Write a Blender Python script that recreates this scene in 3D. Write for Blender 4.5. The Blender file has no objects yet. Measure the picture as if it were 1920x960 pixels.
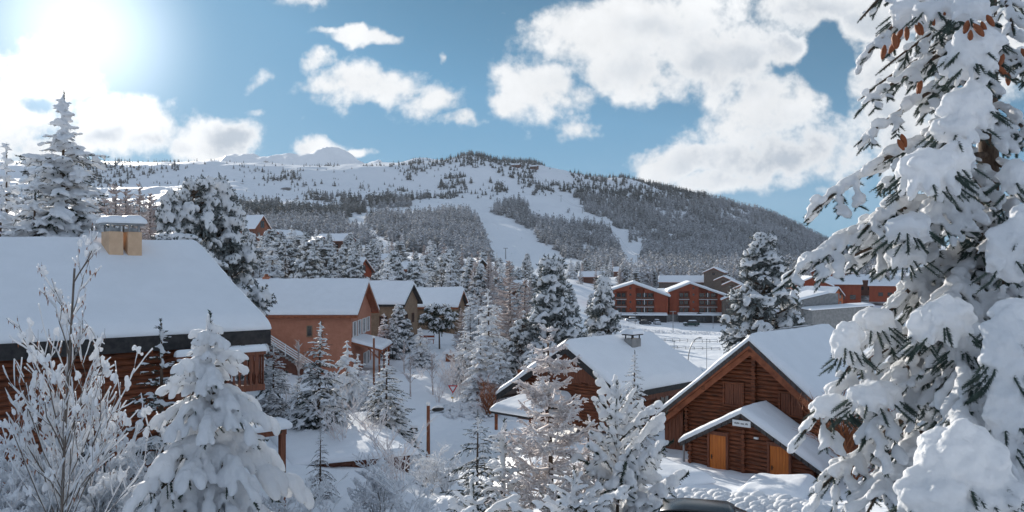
import bpy, math, random
import numpy as np
from mathutils import Vector, Matrix
R = math.radians
F = 1600.0; CX = 960.0; HY = 500.0
random.seed(7); RNG = np.random.default_rng(11)
scene = bpy.context.scene
C = scene.collection

def P(px, py, d):
    return np.array([(px-CX)/F*d, d, (HY-py)/F*d])

# ---------------------------------------------------------------- camera
cam = bpy.data.cameras.new('camera'); co = bpy.data.objects.new('camera', cam); C.objects.link(co)
cam.sensor_width = 36; cam.lens = 36*F/1920; cam.shift_y = 20/1920
cam.clip_start = 0.1; cam.clip_end = 40000
co.location = (0, 0, 0); co.rotation_euler = (R(90), 0, 0)
scene.camera = co
scene.view_settings.view_transform = 'Standard'; scene.view_settings.look = 'None'
scene.view_settings.gamma = 1; scene.view_settings.use_curve_mapping = False
scene.view_settings.exposure = 0.5
scene.cycles.max_bounces = 6; scene.cycles.diffuse_bounces = 3; scene.cycles.glossy_bounces = 2
scene.cycles.transmission_bounces = 3; scene.cycles.transparent_max_bounces = 8; scene.cycles.volume_bounces = 0
scene.cycles.volume_step_rate = 4
scene.cycles.use_denoising = True

# ---------------------------------------------------------------- tagging
def tag(o, label=None, cat=None, group=None, kind=None):
    if label: o['label'] = label
    if cat: o['category'] = cat
    if group: o['group'] = group
    if kind: o['kind'] = kind
    return o
def thing(name, label, cat, loc=(0, 0, 0), rz=0.0, group=None):
    o = bpy.data.objects.new(name, None); C.objects.link(o)
    o.location = [float(v) for v in loc]; o.rotation_euler = (0, 0, rz); o.empty_display_size = .3
    return tag(o, label, cat, group)

# ---------------------------------------------------------------- mesh from numpy
def mesh_np(name, V, Fs, mat=None, smooth=False, attr=None):
    """V (n,3); Fs list of (m,k) int arrays (k = 3 or 4)"""
    me = bpy.data.meshes.new(name)
    V = np.asarray(V, dtype=np.float32)
    Fs = [np.asarray(f, dtype=np.int32) for f in Fs if len(f)]
    me.vertices.add(len(V)); me.vertices.foreach_set('co', V.ravel())
    loops = np.concatenate([f.ravel() for f in Fs]); tot = np.concatenate([np.full(len(f), f.shape[1], dtype=np.int32) for f in Fs])
    st = np.concatenate([[0], np.cumsum(tot)[:-1]]).astype(np.int32)
    me.loops.add(len(loops)); me.loops.foreach_set('vertex_index', loops)
    me.polygons.add(len(tot)); me.polygons.foreach_set('loop_start', st); me.polygons.foreach_set('loop_total', tot)
    if smooth: me.polygons.foreach_set('use_smooth', np.ones(len(tot), dtype=bool))
    if attr is not None:
        a = me.attributes.new('tint', 'FLOAT', 'POINT'); a.data.foreach_set('value', np.asarray(attr, dtype=np.float32))
    me.update(calc_edges=True); me.validate()
    if mat: me.materials.append(mat)
    return me
def link(name, me, parent=None, loc=None):
    o = bpy.data.objects.new(name, me); C.objects.link(o)
    if parent is not None: o.parent = parent
    if loc is not None: o.location = [float(v) for v in loc]
    return o

class MB:
    """collects polygons of any size; build() links ONE object"""
    def __init__(s): s.v = []; s.f = []
    def add(s, vs, fs):
        b = len(s.v); s.v += [tuple(float(c) for c in v) for v in vs]; s.f += [tuple(i+b for i in f) for f in fs]; return s
    def box(s, a, b):
        (x0, y0, z0), (x1, y1, z1) = a, b
        return s.add([(x0,y0,z0),(x1,y0,z0),(x1,y1,z0),(x0,y1,z0),(x0,y0,z1),(x1,y0,z1),(x1,y1,z1),(x0,y1,z1)],
                     [(0,3,2,1),(4,5,6,7),(0,1,5,4),(1,2,6,5),(2,3,7,6),(3,0,4,7)])
    def beam(s, p, q, w, h, up=(0, 0, 1)):
        p = Vector(p); q = Vector(q); t = (q-p).normalized(); u = Vector(up); sd = t.cross(u)
        if sd.length < 1e-4: sd = t.cross(Vector((0, 1, 0)))
        sd.normalize(); u = sd.cross(t); vs = []
        for c in (p, q):
            for a, b in ((-1,-1),(1,-1),(1,1),(-1,1)): vs.append(c+sd*(a*w/2)+u*(b*h/2))
        return s.add(vs, [(0,1,2,3),(7,6,5,4),(0,4,5,1),(1,5,6,2),(2,6,7,3),(3,7,4,0)])
    def tube(s, pts, rs, n=8, cap=True):
        pts = [Vector([float(c) for c in p]) for p in pts]
        if not hasattr(rs, '__len__'): rs = [rs]*len(pts)
        vs = []; fs = []
        for i, p in enumerate(pts):
            t = (pts[min(i+1, len(pts)-1)]-pts[max(i-1, 0)]).normalized()
            a = t.cross(Vector((0, 0, 1)))
            if a.length < .05: a = t.cross(Vector((0, 1, 0)))
            a.normalize(); b = t.cross(a)
            for k in range(n):
                w = 2*math.pi*k/n; vs.append(p+(a*math.cos(w)+b*math.sin(w))*rs[i])
        for i in range(len(pts)-1):
            for k in range(n): fs.append((i*n+k, i*n+(k+1) % n, (i+1)*n+(k+1) % n, (i+1)*n+k))
        if cap: fs.append(tuple(range(n))[::-1]); fs.append(tuple((len(pts)-1)*n+k for k in range(n)))
        return s.add(vs, fs)
    def prism(s, poly, d):
        """poly: list of 3-D points (planar), d: extrusion vector"""
        n = len(poly); d = Vector(d); vs = [Vector(p) for p in poly]+[Vector(p)+d for p in poly]
        return s.add(vs, [tuple(range(n))[::-1], tuple(range(n, 2*n))]+[(i, (i+1) % n, n+(i+1) % n, n+i) for i in range(n)])
    def build(s, name, mat, parent=None, smooth=False, bevel=0):
        me = bpy.data.meshes.new(name); me.from_pydata(s.v, [], s.f); me.update()
        import bmesh
        bm = bmesh.new(); bm.from_mesh(me); bmesh.ops.recalc_face_normals(bm, faces=bm.faces)
        if bevel:
            try: bmesh.ops.bevel(bm, geom=bm.edges[:], offset=bevel, segments=1, affect='EDGES', clamp_overlap=True)
            except Exception: pass
        if smooth:
            for f in bm.faces: f.smooth = True
        bm.to_mesh(me); bm.free()
        if mat: me.materials.append(mat)
        return link(name, me, parent)

# ---------------------------------------------------------------- numpy noise
def _h(ix, iy, iz):
    n = (ix*374761393+iy*668265263+iz*1274126177) & 0xffffffff
    n = ((n ^ (n >> 13))*1274126177) & 0xffffffff
    return ((n ^ (n >> 16)) & 0xffffff)/float(0xffffff)
def vnoise(x, y, z=0.0):
    x, y, z = np.broadcast_arrays(np.asarray(x, dtype=float), np.asarray(y, dtype=float), np.asarray(z, dtype=float))
    ix = np.floor(x).astype(np.int64); iy = np.floor(y).astype(np.int64); iz = np.floor(z).astype(np.int64)
    fx = x-ix; fy = y-iy; fz = z-iz
    fx = fx*fx*(3-2*fx); fy = fy*fy*(3-2*fy); fz = fz*fz*(3-2*fz)
    r = 0
    for a in (0, 1):
        for b in (0, 1):
            for c in (0, 1):
                r = r+_h(ix+a, iy+b, iz+c)*(fx if a else 1-fx)*(fy if b else 1-fy)*(fz if c else 1-fz)
    return r*2-1
def fbm(x, y, z=0.0, o=4):
    r = 0; a = .5; s = 1.0
    for i in range(o): r = r+a*vnoise(np.asarray(x)*s+17.3*i, np.asarray(y)*s-5.1*i, np.asarray(z)*s+3.7*i); a *= .5; s *= 2.03
    return r
def sstep(a, b, x):
    t = np.clip((np.asarray(x, dtype=float)-a)/(b-a), 0, 1); return t*t*(3-2*t)

# ---------------------------------------------------------------- materials
def newmat(name):
    m = bpy.data.materials.new(name); m.use_nodes = True; nt = m.node_tree
    return m, nt, nt.nodes['Principled BSDF']
def N(nt, typ, **kw):
    n = nt.nodes.new(typ)
    for k, v in kw.items():
        if k.startswith('i_'): n.inputs[int(k[2:])].default_value = v
        else: setattr(n, k, v)
    return n
def noisy(name, c1, c2, scale=4, rough=.8, bump=.1, bscale=None, stretch=(1, 1, 1), spec=.3, metal=0, detail=5, dist=.02):
    m, nt, b = newmat(name); L = nt.links
    tc = N(nt, 'ShaderNodeTexCoord'); mp = N(nt, 'ShaderNodeMapping'); mp.inputs['Scale'].default_value = stretch
    L.new(tc.outputs['Object'], mp.inputs[0])
    nz = N(nt, 'ShaderNodeTexNoise'); nz.inputs['Scale'].default_value = scale; nz.inputs['Detail'].default_value = detail
    nz.inputs['Roughness'].default_value = .62
    L.new(mp.outputs[0], nz.inputs['Vector'])
    cr = N(nt, 'ShaderNodeValToRGB'); cr.color_ramp.elements[0].position = .36; cr.color_ramp.elements[1].position = .64
    cr.color_ramp.elements[0].color = (*c1, 1); cr.color_ramp.elements[1].color = (*c2, 1)
    L.new(nz.outputs[0], cr.inputs[0]); L.new(cr.outputs[0], b.inputs['Base Color'])
    b.inputs['Roughness'].default_value = rough; b.inputs['Specular IOR Level'].default_value = spec; b.inputs['Metallic'].default_value = metal
    if bump:
        n2 = N(nt, 'ShaderNodeTexNoise'); n2.inputs['Scale'].default_value = bscale or scale*3; n2.inputs['Detail'].default_value = 4
        L.new(mp.outputs[0], n2.inputs['Vector'])
        bp = N(nt, 'ShaderNodeBump'); bp.inputs['Strength'].default_value = bump; bp.inputs['Distance'].default_value = dist
        L.new(n2.outputs[0], bp.inputs['Height']); L.new(bp.outputs[0], b.inputs['Normal'])
    return m
def snow_mat(name, bump=.3, scale=6, dist=.05, trans=0.0, col=(.86, .885, .92)):
    m = noisy(name, tuple(c*.965 for c in col), col, scale=scale*.5, rough=.6, bump=bump, bscale=scale, spec=.2, dist=dist)
    if trans:
        nt = m.node_tree; L = nt.links; out = nt.nodes['Material Output']; b = nt.nodes['Principled BSDF']
        t = N(nt, 'ShaderNodeBsdfTranslucent'); t.inputs[0].default_value = (.9, .92, .95, 1)
        mx = N(nt, 'ShaderNodeMixShader'); mx.inputs[0].default_value = trans
        L.new(b.outputs[0], mx.inputs[1]); L.new(t.outputs[0], mx.inputs[2]); L.new(mx.outputs[0], out.inputs[0])
    return m
M = {}
M['roof_snow'] = snow_mat('roof_snow', .45, 2.2, .09)
M['tree_snow'] = snow_mat('tree_snow', .35, 9, .03, trans=.26, col=(.89, .905, .93))
M['near_snow'] = snow_mat('near_snow', .55, 26, .025, trans=.34, col=(.89, .905, .93))
M['frost'] = snow_mat('frost', .0, 9, .03, trans=.15, col=(.72, .72, .74))
M['log'] = noisy('log_wood', (.065, .022, .012), (.27, .083, .035), 2.6, .6, .3, 12, (.6, .6, 6))
M['log_dark'] = noisy('log_wood_dark', (.06, .022, .012), (.14, .045, .022), 3, .65, .3, 12, (.6, .6, 6))
M['board'] = noisy('wood_board', (.13, .045, .026), (.24, .085, .045), 3, .6, .25, 12, (6, 6, .6))
M['orange'] = noisy('varnished_door', (.46, .12, .022), (.62, .19, .035), 2.5, .45, .15, 12, (8, 8, .5))
M['fascia'] = noisy('dark_fascia', (.02, .02, .022), (.045, .042, .042), 5, .7, .15)
M['bargeboard'] = noisy('bargeboard_wood', (.2, .06, .028), (.33, .11, .05), 3, .6, .2)
M['tile'] = noisy('roof_tile', (.05, .045, .045), (.10, .085, .08), 8, .8, .3)
M['pink'] = noisy('pink_render', (.42, .175, .11), (.49, .215, .14), 1.5, .9, .15, 40)
M['cream'] = noisy('cream_render', (.235, .155, .10), (.31, .21, .14), 2, .9, .15, 40)
M['chimney'] = noisy('chimney_render', (.60, .40, .26), (.68, .47, .31), 3, .9, .2, 30)
M['white'] = noisy('white_paint', (.68, .68, .68), (.8, .8, .8), 5, .5, .05)
M['concrete'] = noisy('grey_concrete', (.2, .2, .2), (.3, .3, .295), 2, .85, .2, 20)
M['red_wall'] = noisy('rust_red_cladding', (.23, .045, .02), (.31, .068, .028), 1.0, .75, .15, 20, (1, 1, .3))
M['brown_wall'] = noisy('brown_cladding', (.09, .035, .022), (.15, .06, .04), 2, .75, .2)
M['grey_wall'] = noisy('grey_brown_cladding', (.11, .085, .07), (.18, .145, .12), 2, .8, .2)
M['glass'] = noisy('window_glass', (.015, .018, .022), (.03, .035, .04), 2, .12, 0, spec=.6)
M['dark'] = noisy('dark_opening', (.02, .018, .017), (.04, .034, .03), 2, .8, 0)
M['metal'] = noisy('grey_metal', (.22, .23, .24), (.32, .33, .34), 5, .45, .05, metal=.5)
M['pole_wood'] = noisy('weathered_pole', (.17, .055, .03), (.30, .11, .055), 6, .7, .2, 20, (4, 4, .5))
M['needle'] = noisy('spruce_needles', (.012, .026, .020), (.045, .068, .052), 4, .6, 0, spec=.25)
M['needle_pine'] = noisy('pine_needles', (.022, .034, .020), (.062, .072, .045), 4, .6, 0, spec=.25)
M['needle_frost'] = noisy('frosted_needles', (.05, .066, .062), (.25, .275, .28), 2.2, .7, 0, spec=.2)
M['needle_near'] = noisy('near_spruce_needles', (.028, .048, .042), (.085, .12, .10), 9, .6, 0, spec=.25)
M['bark'] = noisy('tree_bark', (.05, .033, .024), (.13, .09, .065), 8, .9, .5, 20, (3, 3, .8), dist=.02)
M['bark_grey'] = noisy('grey_bark', (.09, .075, .065), (.18, .15, .13), 8, .9, .3, 20, (3, 3, .8))
M['larch'] = noisy('frosted_larch_twigs', (.36, .28, .26), (.66, .62, .62), 3, .8, 0)
M['larch_near'] = noisy('frosted_larch_branch', (.64, .56, .54), (.88, .87, .88), 5, .8, 0)
M['cone'] = noisy('spruce_cone', (.16, .045, .018), (.34, .11, .042), 40, .6, .3, 90)
M['leaf'] = noisy('dead_leaf', (.20, .065, .03), (.34, .13, .05), 20, .7, 0)
# ---------------------------------------------------------------- sun, sky, clouds
SUN_AZ = math.atan2(150-CX, F); SUN_EL = R(13.8)
sv = Vector((math.sin(SUN_AZ)*math.cos(SUN_EL), math.cos(SUN_AZ)*math.cos(SUN_EL), math.sin(SUN_EL)))
sl = bpy.data.lights.new('sun', 'SUN'); sl.energy = 5.0; sl.angle = R(.53); sl.color = (1, .93, .83)
so = bpy.data.objects.new('sun', sl); C.objects.link(so); so.rotation_euler = sv.to_track_quat('Z', 'Y').to_euler(); so.location = sv*50
w = bpy.data.worlds.new('World'); scene.world = w; w.use_nodes = True; nt = w.node_tree; L = nt.links
bg = nt.nodes['Background']; bg.inputs[1].default_value = .12
sky = N(nt, 'ShaderNodeTexSky', sky_type='NISHITA', sun_disc=False, sun_elevation=SUN_EL, sun_rotation=SUN_AZ, altitude=1500, air_density=1.0, dust_density=.3, ozone_density=1.5)
tc = N(nt, 'ShaderNodeTexCoord')
def VM(op, a=None, b=None):
    n = N(nt, 'ShaderNodeVectorMath', operation=op)
    for i, s in enumerate((a, b)):
        if s is None: continue
        if isinstance(s, bpy.types.NodeSocket): L.new(s, n.inputs[i])
        else: n.inputs[i].default_value = s
    return n
def MA(op, a=None, b=None, clamp=False):
    n = N(nt, 'ShaderNodeMath', operation=op, use_clamp=clamp)
    for i, s in enumerate((a, b)):
        if s is None: continue
        if isinstance(s, bpy.types.NodeSocket): L.new(s, n.inputs[i])
        else: n.inputs[i].default_value = s
    return n.outputs[0]
def MR(v, a, b, c=0.0, d=1.0, typ='SMOOTHSTEP'):
    n = N(nt, 'ShaderNodeMapRange', interpolation_type=typ)
    L.new(v, n.inputs[0])
    for i, x in zip((1, 2, 3, 4), (a, b, c, d)): n.inputs[i].default_value = x
    return n.outputs[0]
def MIX(f, a, b):
    n = N(nt, 'ShaderNodeMix', data_type='RGBA')
    for i, s in ((0, f), (6, a), (7, b)):
        if isinstance(s, bpy.types.NodeSocket): L.new(s, n.inputs[i])
        else: n.inputs[i].default_value = s
    return n.outputs[2]
D = tc.outputs['Generated']
sep = N(nt, 'ShaderNodeSeparateXYZ'); L.new(D, sep.inputs[0])
yy = MA('MAXIMUM', MA('ABSOLUTE', sep.outputs[1]), .12)
uvn = N(nt, 'ShaderNodeCombineXYZ'); L.new(MA('DIVIDE', sep.outputs[0], yy), uvn.inputs[0]); L.new(MA('DIVIDE', sep.outputs[2], yy), uvn.inputs[1])
UV = uvn.outputs[0]          # slope of the sight line: sideways and upwards
def NZ(vec, scale, detail, rough=.55, off=0, dist=0):
    n = N(nt, 'ShaderNodeTexNoise'); n.inputs['Scale'].default_value = scale; n.inputs['Detail'].default_value = detail
    n.inputs['Roughness'].default_value = rough; n.inputs['Distortion'].default_value = dist
    v = VM('ADD', vec, (off, off*.7, off*1.3)); L.new(v.outputs[0], n.inputs['Vector']); return n
wn = NZ(UV, 5.0, 5, .6, 3.1)
warp = VM('MULTIPLY', VM('SUBTRACT', wn.outputs['Color'], (.5, .5, .5)).outputs[0], (.16, .11, 0))
UW = VM('ADD', UV, warp.outputs[0]).outputs[0]
def field(ells, base=UW):
    acc = None
    for (cx, cy, rx, ry, a) in ells:
        s = VM('SUBTRACT', base, ((cx-CX)/F, (HY-cy)/F, 0)).outputs[0]
        s = VM('MULTIPLY', s, (F/rx, F/ry, 0)).outputs[0]
        l = VM('LENGTH', s).outputs['Value']
        v = MR(l, 0.0, 1.5, a, 0.0)
        acc = v if acc is None else MA('MAXIMUM', acc, v)
    return acc
E_pos = [(225,255,190,85,1.1),(390,288,130,55,1),(10,230,170,120,1),(620,290,90,26,.9),(1330,110,220,95,1),(1170,140,150,95,1),(1500,190,110,70,.9),(1470,110,90,50,.95),(1000,30,40,30,.6),(1690,60,120,80,1),(1180,60,260,120,1),(1010,160,115,85,1),(1065,235,55,45,.8),(1390,200,190,110,1),(1450,290,260,80,1),(1270,290,120,55,.95),
         (1560,10,220,70,1),(1700,190,120,200,1),(960,200,60,50,.9),(1380,340,200,35,.85),
         (690,178,140,50,.95),(820,200,85,55,.85),(875,235,48,36,.9),(600,135,60,30,.75),(690,82,95,22,.85),(535,15,75,40,.8),(815,122,16,20,.7),
         (500,155,40,30,.55),(620,75,70,14,.6),(950,8,60,14,.5),
         (70,150,180,100,1),(170,225,130,70,1),(60,290,200,60,.95),(280,275,90,45,.95),(420,262,110,60,1.05),(500,215,60,14,.55),(600,280,68,32,.95),(700,300,60,14,.75),
         (585,232,22,14,.5),(1570,450,30,14,.8),(1520,360,60,22,.6),(1850,60,200,150,.9),(1600,420,60,20,.35)]
E_neg = [(1572,135,50,66,.75),(1175,215,75,55,.6),(300,110,110,60,.35),(45,200,45,18,.5)]
cov = field(E_pos); neg = field(E_neg)
cov = MA('SUBTRACT', cov, neg)
fine = NZ(UV, 11.0, 8, .62, 9.2, .15)
finer = NZ(UV, 34.0, 5, .6, 1.2)
den = MA('ADD', cov, MA('MULTIPLY', MA('SUBTRACT', fine.outputs[0], .5), 1.55))
den = MA('ADD', den, MA('MULTIPLY', MA('SUBTRACT', finer.outputs[0], .5), .75))
# added fill light: invented bright cloud overhead and behind the viewer, out of view
nb = NZ(D, 3.2, 6, .6, 4.4)
beh = MA('MAXIMUM', MR(sep.outputs[1], .30, -.15), MR(sep.outputs[2], .42, .62))
bden = MA('ADD', MR(nb.outputs[0], .36, .60), 0.0)
mask = MA('MAXIMUM', MR(den, .34, .80), MA('MULTIPLY', beh, bden))
# clouds on this side of the sky show their shaded grey undersides, edges stay white
grey = field([(1480,300,240,90,1),(1560,60,230,70,.9),(1290,60,160,60,.55),(1650,250,120,150,.9),(1180,130,120,60,.35),(1330,320,160,40,.5),(1350,120,240,70,.6),(1090,150,110,50,.45),(455,262,85,48,1.15),(540,285,60,24,.9),(210,262,45,22,.7),(310,285,60,20,.7),(130,205,50,25,.4),(50,290,90,25,.5)])
sn = NZ(UV, 7.0, 6, .6, 21.7)
gsh = MA('MULTIPLY', MR(MA('ADD', grey, MA('MULTIPLY', MA('SUBTRACT', sn.outputs[0], .5), 1.6)), .1, .95), MR(den, .62, 1.05), clamp=True)
sepz = sep.outputs[2]
cw = MIX(gsh, (5.3, 5.4, 5.5, 1), (2.4, 2.8, 3.3, 1))
cw = MIX(beh, cw, (3.3, 3.9, 4.9, 1))
tex = MA('ADD', .72, MA('ADD', MA('MULTIPLY', fine.outputs[0], .38), MA('MULTIPLY', finer.outputs[0], .18)))
cwt = VM('SCALE', cw); L.new(tex, cwt.inputs['Scale'])
# the veil of light round the sun
sdot = VM('DOT_PRODUCT', D, tuple(sv)).outputs['Value']
g1 = MR(sdot, .90, 1.0, 0, 1, 'LINEAR'); g1 = MA('POWER', g1, 3.5)
g2 = MA('POWER', MR(sdot, .985, 1.0, 0, 1, 'LINEAR'), 4.5)
skyc = MIX(1.0, sky.outputs[0], (0, 0, 0, 1))
sat = N(nt, 'ShaderNodeMix', data_type='RGBA', blend_type='MULTIPLY'); sat.inputs[0].default_value = 1
L.new(sky.outputs[0], sat.inputs[6]); sat.inputs[7].default_value = (.215, .475, .58, 1)
bw = N(nt, 'ShaderNodeRGBToBW'); L.new(sky.outputs[0], bw.inputs[0]); blue = VM('SCALE', (.17, .53, .90)); L.new(MA('MULTIPLY', MA('MINIMUM', bw.outputs[0], 5.0), .68), blue.inputs['Scale'])
skb = MIX(.88, sat.outputs[2], blue.outputs[0])
col = MIX(mask, skb, cwt.outputs[0])
glow = N(nt, 'ShaderNodeCombineXYZ')
ga = MA('ADD', MA('MULTIPLY', g1, .7), MA('MULTIPLY', g2, 5.4))
for i, k in enumerate((1.0, 1.0, .98)): L.new(MA('MULTIPLY', ga, k), glow.inputs[i])
fin = VM('ADD', col, glow.outputs[0])
L.new(fin.outputs[0], bg.inputs[0])
# ---------------------------------------------------------------- terrain
# height table: for sight-line columns (px) and distances (m) the height below/above the eye
PXC = np.array([-700, 0, 200, 350, 500, 650, 800, 900, 1000, 1100, 1200, 1300, 1450, 1600, 1750, 1920, 2500], dtype=float)
def yz(d, *ys): return [(HY-y)/F*d for y in ys]
ROWS = [
 (0,   [-7.6]*17),
 (12,  [-7.2,-7.2,-7.2,-7.3,-7.6,-7.8,-8,-8,-8,-7.9,-7.8,-7.7,-7.6,-7.5,-7.5,-7.5,-7.5]),
 (24,  [-6.9,-6.9,-7.0,-7.6,-8.2,-8.8,-8.9,-8.8,-8.6,-8.4,-8.2,-8.0,-7.9,-7.9,-7.9,-7.9,-7.9]),
 (33,  [-6.6,-6.6,-7.0,-8.0,-9.0,-9.7,-10,-9.8,-9.4,-9.0,-8.7,-8.65,-8.7,-8.7,-8.6,-8.6,-8.6]),
 (43,  [-6,-6,-6.6,-7.8,-9.4,-10.1,-11.0,-11.2,-10.3,-9.6,-9.4,-9.3,-9.4,-9.5,-9.5,-9.5,-9.5]),
 (55,  [-5.6,-5.6,-6.2,-7.6,-10.2,-11.2,-12.3,-12.3,-11.6,-10.4,-10.0,-10.0,-10.4,-11,-11,-11,-11]),
 (72,  [-5,-5,-5.6,-7.6,-10.7,-11.7,-12.4,-12.6,-12.6,-12.6,-13,-13.4,-13.6,-13.6,-13.6,-13.6,-13.6]),
 (90,  [-4,-4,-4.6,-7,-10.2,-10.7,-10.9,-12,-13.4,-14.8,-16,-16.4,-16.6,-16.6,-16.6,-16.6,-16.6]),
 (115, [-2,-2,-2.6,-5,-9.4,-10,-9.9,-11.2,-13.5,-16.5,-18.6,-19,-19,-19,-19,-19,-19]),
 (160, [1,1,1,-1,-6,-7.5,-8,-9.6,-12.6,-17,-20,-20,-20,-20,-20,-20,-20]),
 (230, [6,6,6,4,-1,-3,-5,-7.5,-11.2,-16.5,-20,-20.2,-20.2,-20.2,-20.2,-20.2,-20.2]),
 (340, [14,14,14,12,7,4,1,-3,-7.5,-14,-19.8,-20.3,-20.4,-20.4,-20.4,-20.4,-20.4]),
 (470, yz(470, 445,445,445,448,456,470,484,498,516,520,528,532,540,548,552,552,552)),
 (650, yz(650, 425,425,425,430,438,448,462,482,502,508,513,515,519,524,528,528,528)),
 (820, yz(820, 405,405,405,410,415,422,432,447,468,487,497,500,502,507,512,514,514)),
 (1000,yz(1000,388,388,388,390,396,398,402,414,433,450,466,474,478,492,502,505,505)),
 (1150,yz(1150,365,365,365,366,370,372,376,388,398,412,428,440,452,486,497,500,500)),
 (1320,yz(1320,335,335,335,338,342,344,346,354,362,376,388,402,430,482,494,498,498)),
 (1450,yz(1450,309,305,309,313,313,314,308,306,320,338,352,376,414,478,492,497,497)),
 (1590,yz(1590,305,303,307,311,311,312,305,302,317,331,345,368,409,478,492,497,497)),
 (2300,yz(2300,318,318,320,322,322,322,318,318,330,348,362,388,425,482,493,498,498)),
 (3600,yz(3600,360,360,360,360,360,360,360,360,370,390,410,430,450,480,488,492,492)),
 (4600,yz(4600,330,330,330,318,300,300,340,340,380,400,430,450,470,490,494,496,496)),
 (9000,yz(9000,470,470,470,470,470,470,470,470,480,480,480,480,480,470,464,470,470)),
 (16000,yz(16000,480,480,480,480,480,480,480,480,485,490,495,500,502,500,500,500,500)),
]
RD = np.array([r[0] for r in ROWS], dtype=float); RZ = np.array([r[1] for r in ROWS], dtype=float)
_pf = np.linspace(-700, 2500, 641)
def _smooth_cols(row):
    v = np.interp(_pf, PXC, row); k = np.hanning(19); k /= k.sum()
    return np.convolve(np.pad(v, 9, mode='edge'), k, mode='valid')
RZF = np.array([_smooth_cols(r) for r in RZ])
def lerp_pf(row, px):
    t = np.clip((px+700)/5.0, 0, 639.999); i = t.astype(int); return row[i]*(1-(t-i))+row[i+1]*(t-i)
PK = [(430,60,10),(485,45,12),(540,20,6),(606,34,22),(650,44,16),(700,36,8)]   # far twin peaks: column, half width, height in px
def base_z(px, d):
    d = np.maximum(d, 0.0)
    i = np.clip(np.searchsorted(RD, d, side='right')-1, 0, len(RD)-2)
    t = (d-RD[i])/(RD[i+1]-RD[i]); 
    t = np.clip(t, 0, 1)
    tp = np.clip((px+700)/5.0, 0, 639.999); j = tp.astype(int); f = tp-j
    g = lambda r: RZF[r, j]*(1-f)+RZF[r, j+1]*f
    # Catmull-Rom over distance with non-uniform tangents
    i0 = np.maximum(i-1, 0); i3 = np.minimum(i+2, len(RD)-1)
    z1, z2 = g(i), g(i+1); h = RD[i+1]-RD[i]
    s = (z2-z1)/h
    sa = np.where(i0 < i, (z1-g(i0))/np.maximum(RD[i]-RD[i0], 1e-6), s); sb = np.where(i3 > i+1, (g(i3)-z2)/np.maximum(RD[i3]-RD[i+1], 1e-6), s)
    lim = lambda a, b: np.where(a*b > 0, 2*a*b/np.where(np.abs(a+b) < 1e-9, 1e-9, a+b), 0)
    m1, m2 = lim(sa, s), lim(s, sb)
    t2 = t*t; t3 = t2*t
    return (2*t3-3*t2+1)*z1+(t3-2*t2+t)*h*m1+(-2*t3+3*t2)*z2+(t3-t2)*h*m2
def polar(x, y):
    az = np.arctan2(x, y); r = np.hypot(x, y); a = np.clip(az, -.82, .82)
    return CX+F*np.tan(a), r*np.cos(a)
# sight-line columns of the road's middle, by distance (ploughed road falling away from the camera, then bending right)

def gz(x, y, detail=True):
    x = np.asarray(x, dtype=float); y = np.asarray(y, dtype=float)
    px, d = polar(x, y)
    z = base_z(px, d)
    # crest bumps
    crest = [(885,28,7),(910,20,3),(860,30,3),(790,40,4),(400,40,4),(640,60,2),(1000,20,3),(930,14,-3),(1170,25,3)]
    wd = np.exp(-((d-1520)/125)**2)
    for c, s_, h_ in crest: z = z+wd*np.exp(-((px-c)/s_)**2)*h_*d/F
    wd = np.exp(-((d-4600)/230)**2)
    for c, s_, h_ in PK: z = z+wd*np.exp(-(np.abs(px-c)/s_)**1.7)*h_*d/F*.55
    if detail:
        z = z+sstep(380, 560, d)*(1-sstep(1300, 1500, d))*(fbm(x/38, y/60, 6.0, 4)*4.2)
        far = sstep(500, 1200, d)
        z = z+far*(fbm(x/150, y/150, 1.0, 5)*15*(.5+.5*sstep(1000, 1400, d)))*np.where(d < 1900, 1, .6)
        z = z+sstep(2600, 4200, d)*(fbm(x/420, y/420, 4.0, 6)*34-np.abs(fbm(x/260, y/260, 9.0, 5))*110+20)
        mid = sstep(90, 260, d)*(1-far)
        z = z+mid*fbm(x/50, y/50, 2.0, 4)*3.0*sstep(1200, 800, px)
        near = 1-sstep(120, 260, d)
        z = z+near*(fbm(x/5.5, y/5.5, 5.0, 4)*.42*(1-.8*road_w(x, y))+fbm(x/1.3, y/1.3, 7.0, 3)*.10*(1-.6*road_w(x, y)))
        # ploughed banks along the road
        rw = road_dist(x, y); z = z-near*.09*(np.exp(-((rw-.32)/.055)**2)+np.exp(-((rw-.62)/.055)**2))*(.6+.6*np.abs(fbm(x/2, y/2, 2, 3)));  z = z+near*.55*np.exp(-((rw-1.25)/.32)**2)*(.6+.7*np.abs(fbm(x/.9, y/.9, 3, 3)))
    return z
_rx = [((p-CX)/F*d, d, w_) for d, p, w_ in [(40,858,2.6),(46,850,3.0),(52,845,3.2),(58,852,3.4),(63,872,3.6),(67,905,3.8),(70,960,4.0),(72,1040,4.0),(75,1180,4.0)]]
def road_dist(x, y):
    best = np.full(np.shape(x), 99.0)
    for (x0, y0, w0), (x1, y1, w1) in zip(_rx[:-1], _rx[1:]):
        dx, dy = x1-x0, y1-y0; t = np.clip(((x-x0)*dx+(y-y0)*dy)/(dx*dx+dy*dy), 0, 1)
        r = np.hypot(x-x0-t*dx, y-y0-t*dy)/(w0+(w1-w0)*t); best = np.minimum(best, r)
    return best
def road_w(x, y): return 1-sstep(.75, 1.25, road_dist(x, y))

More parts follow.
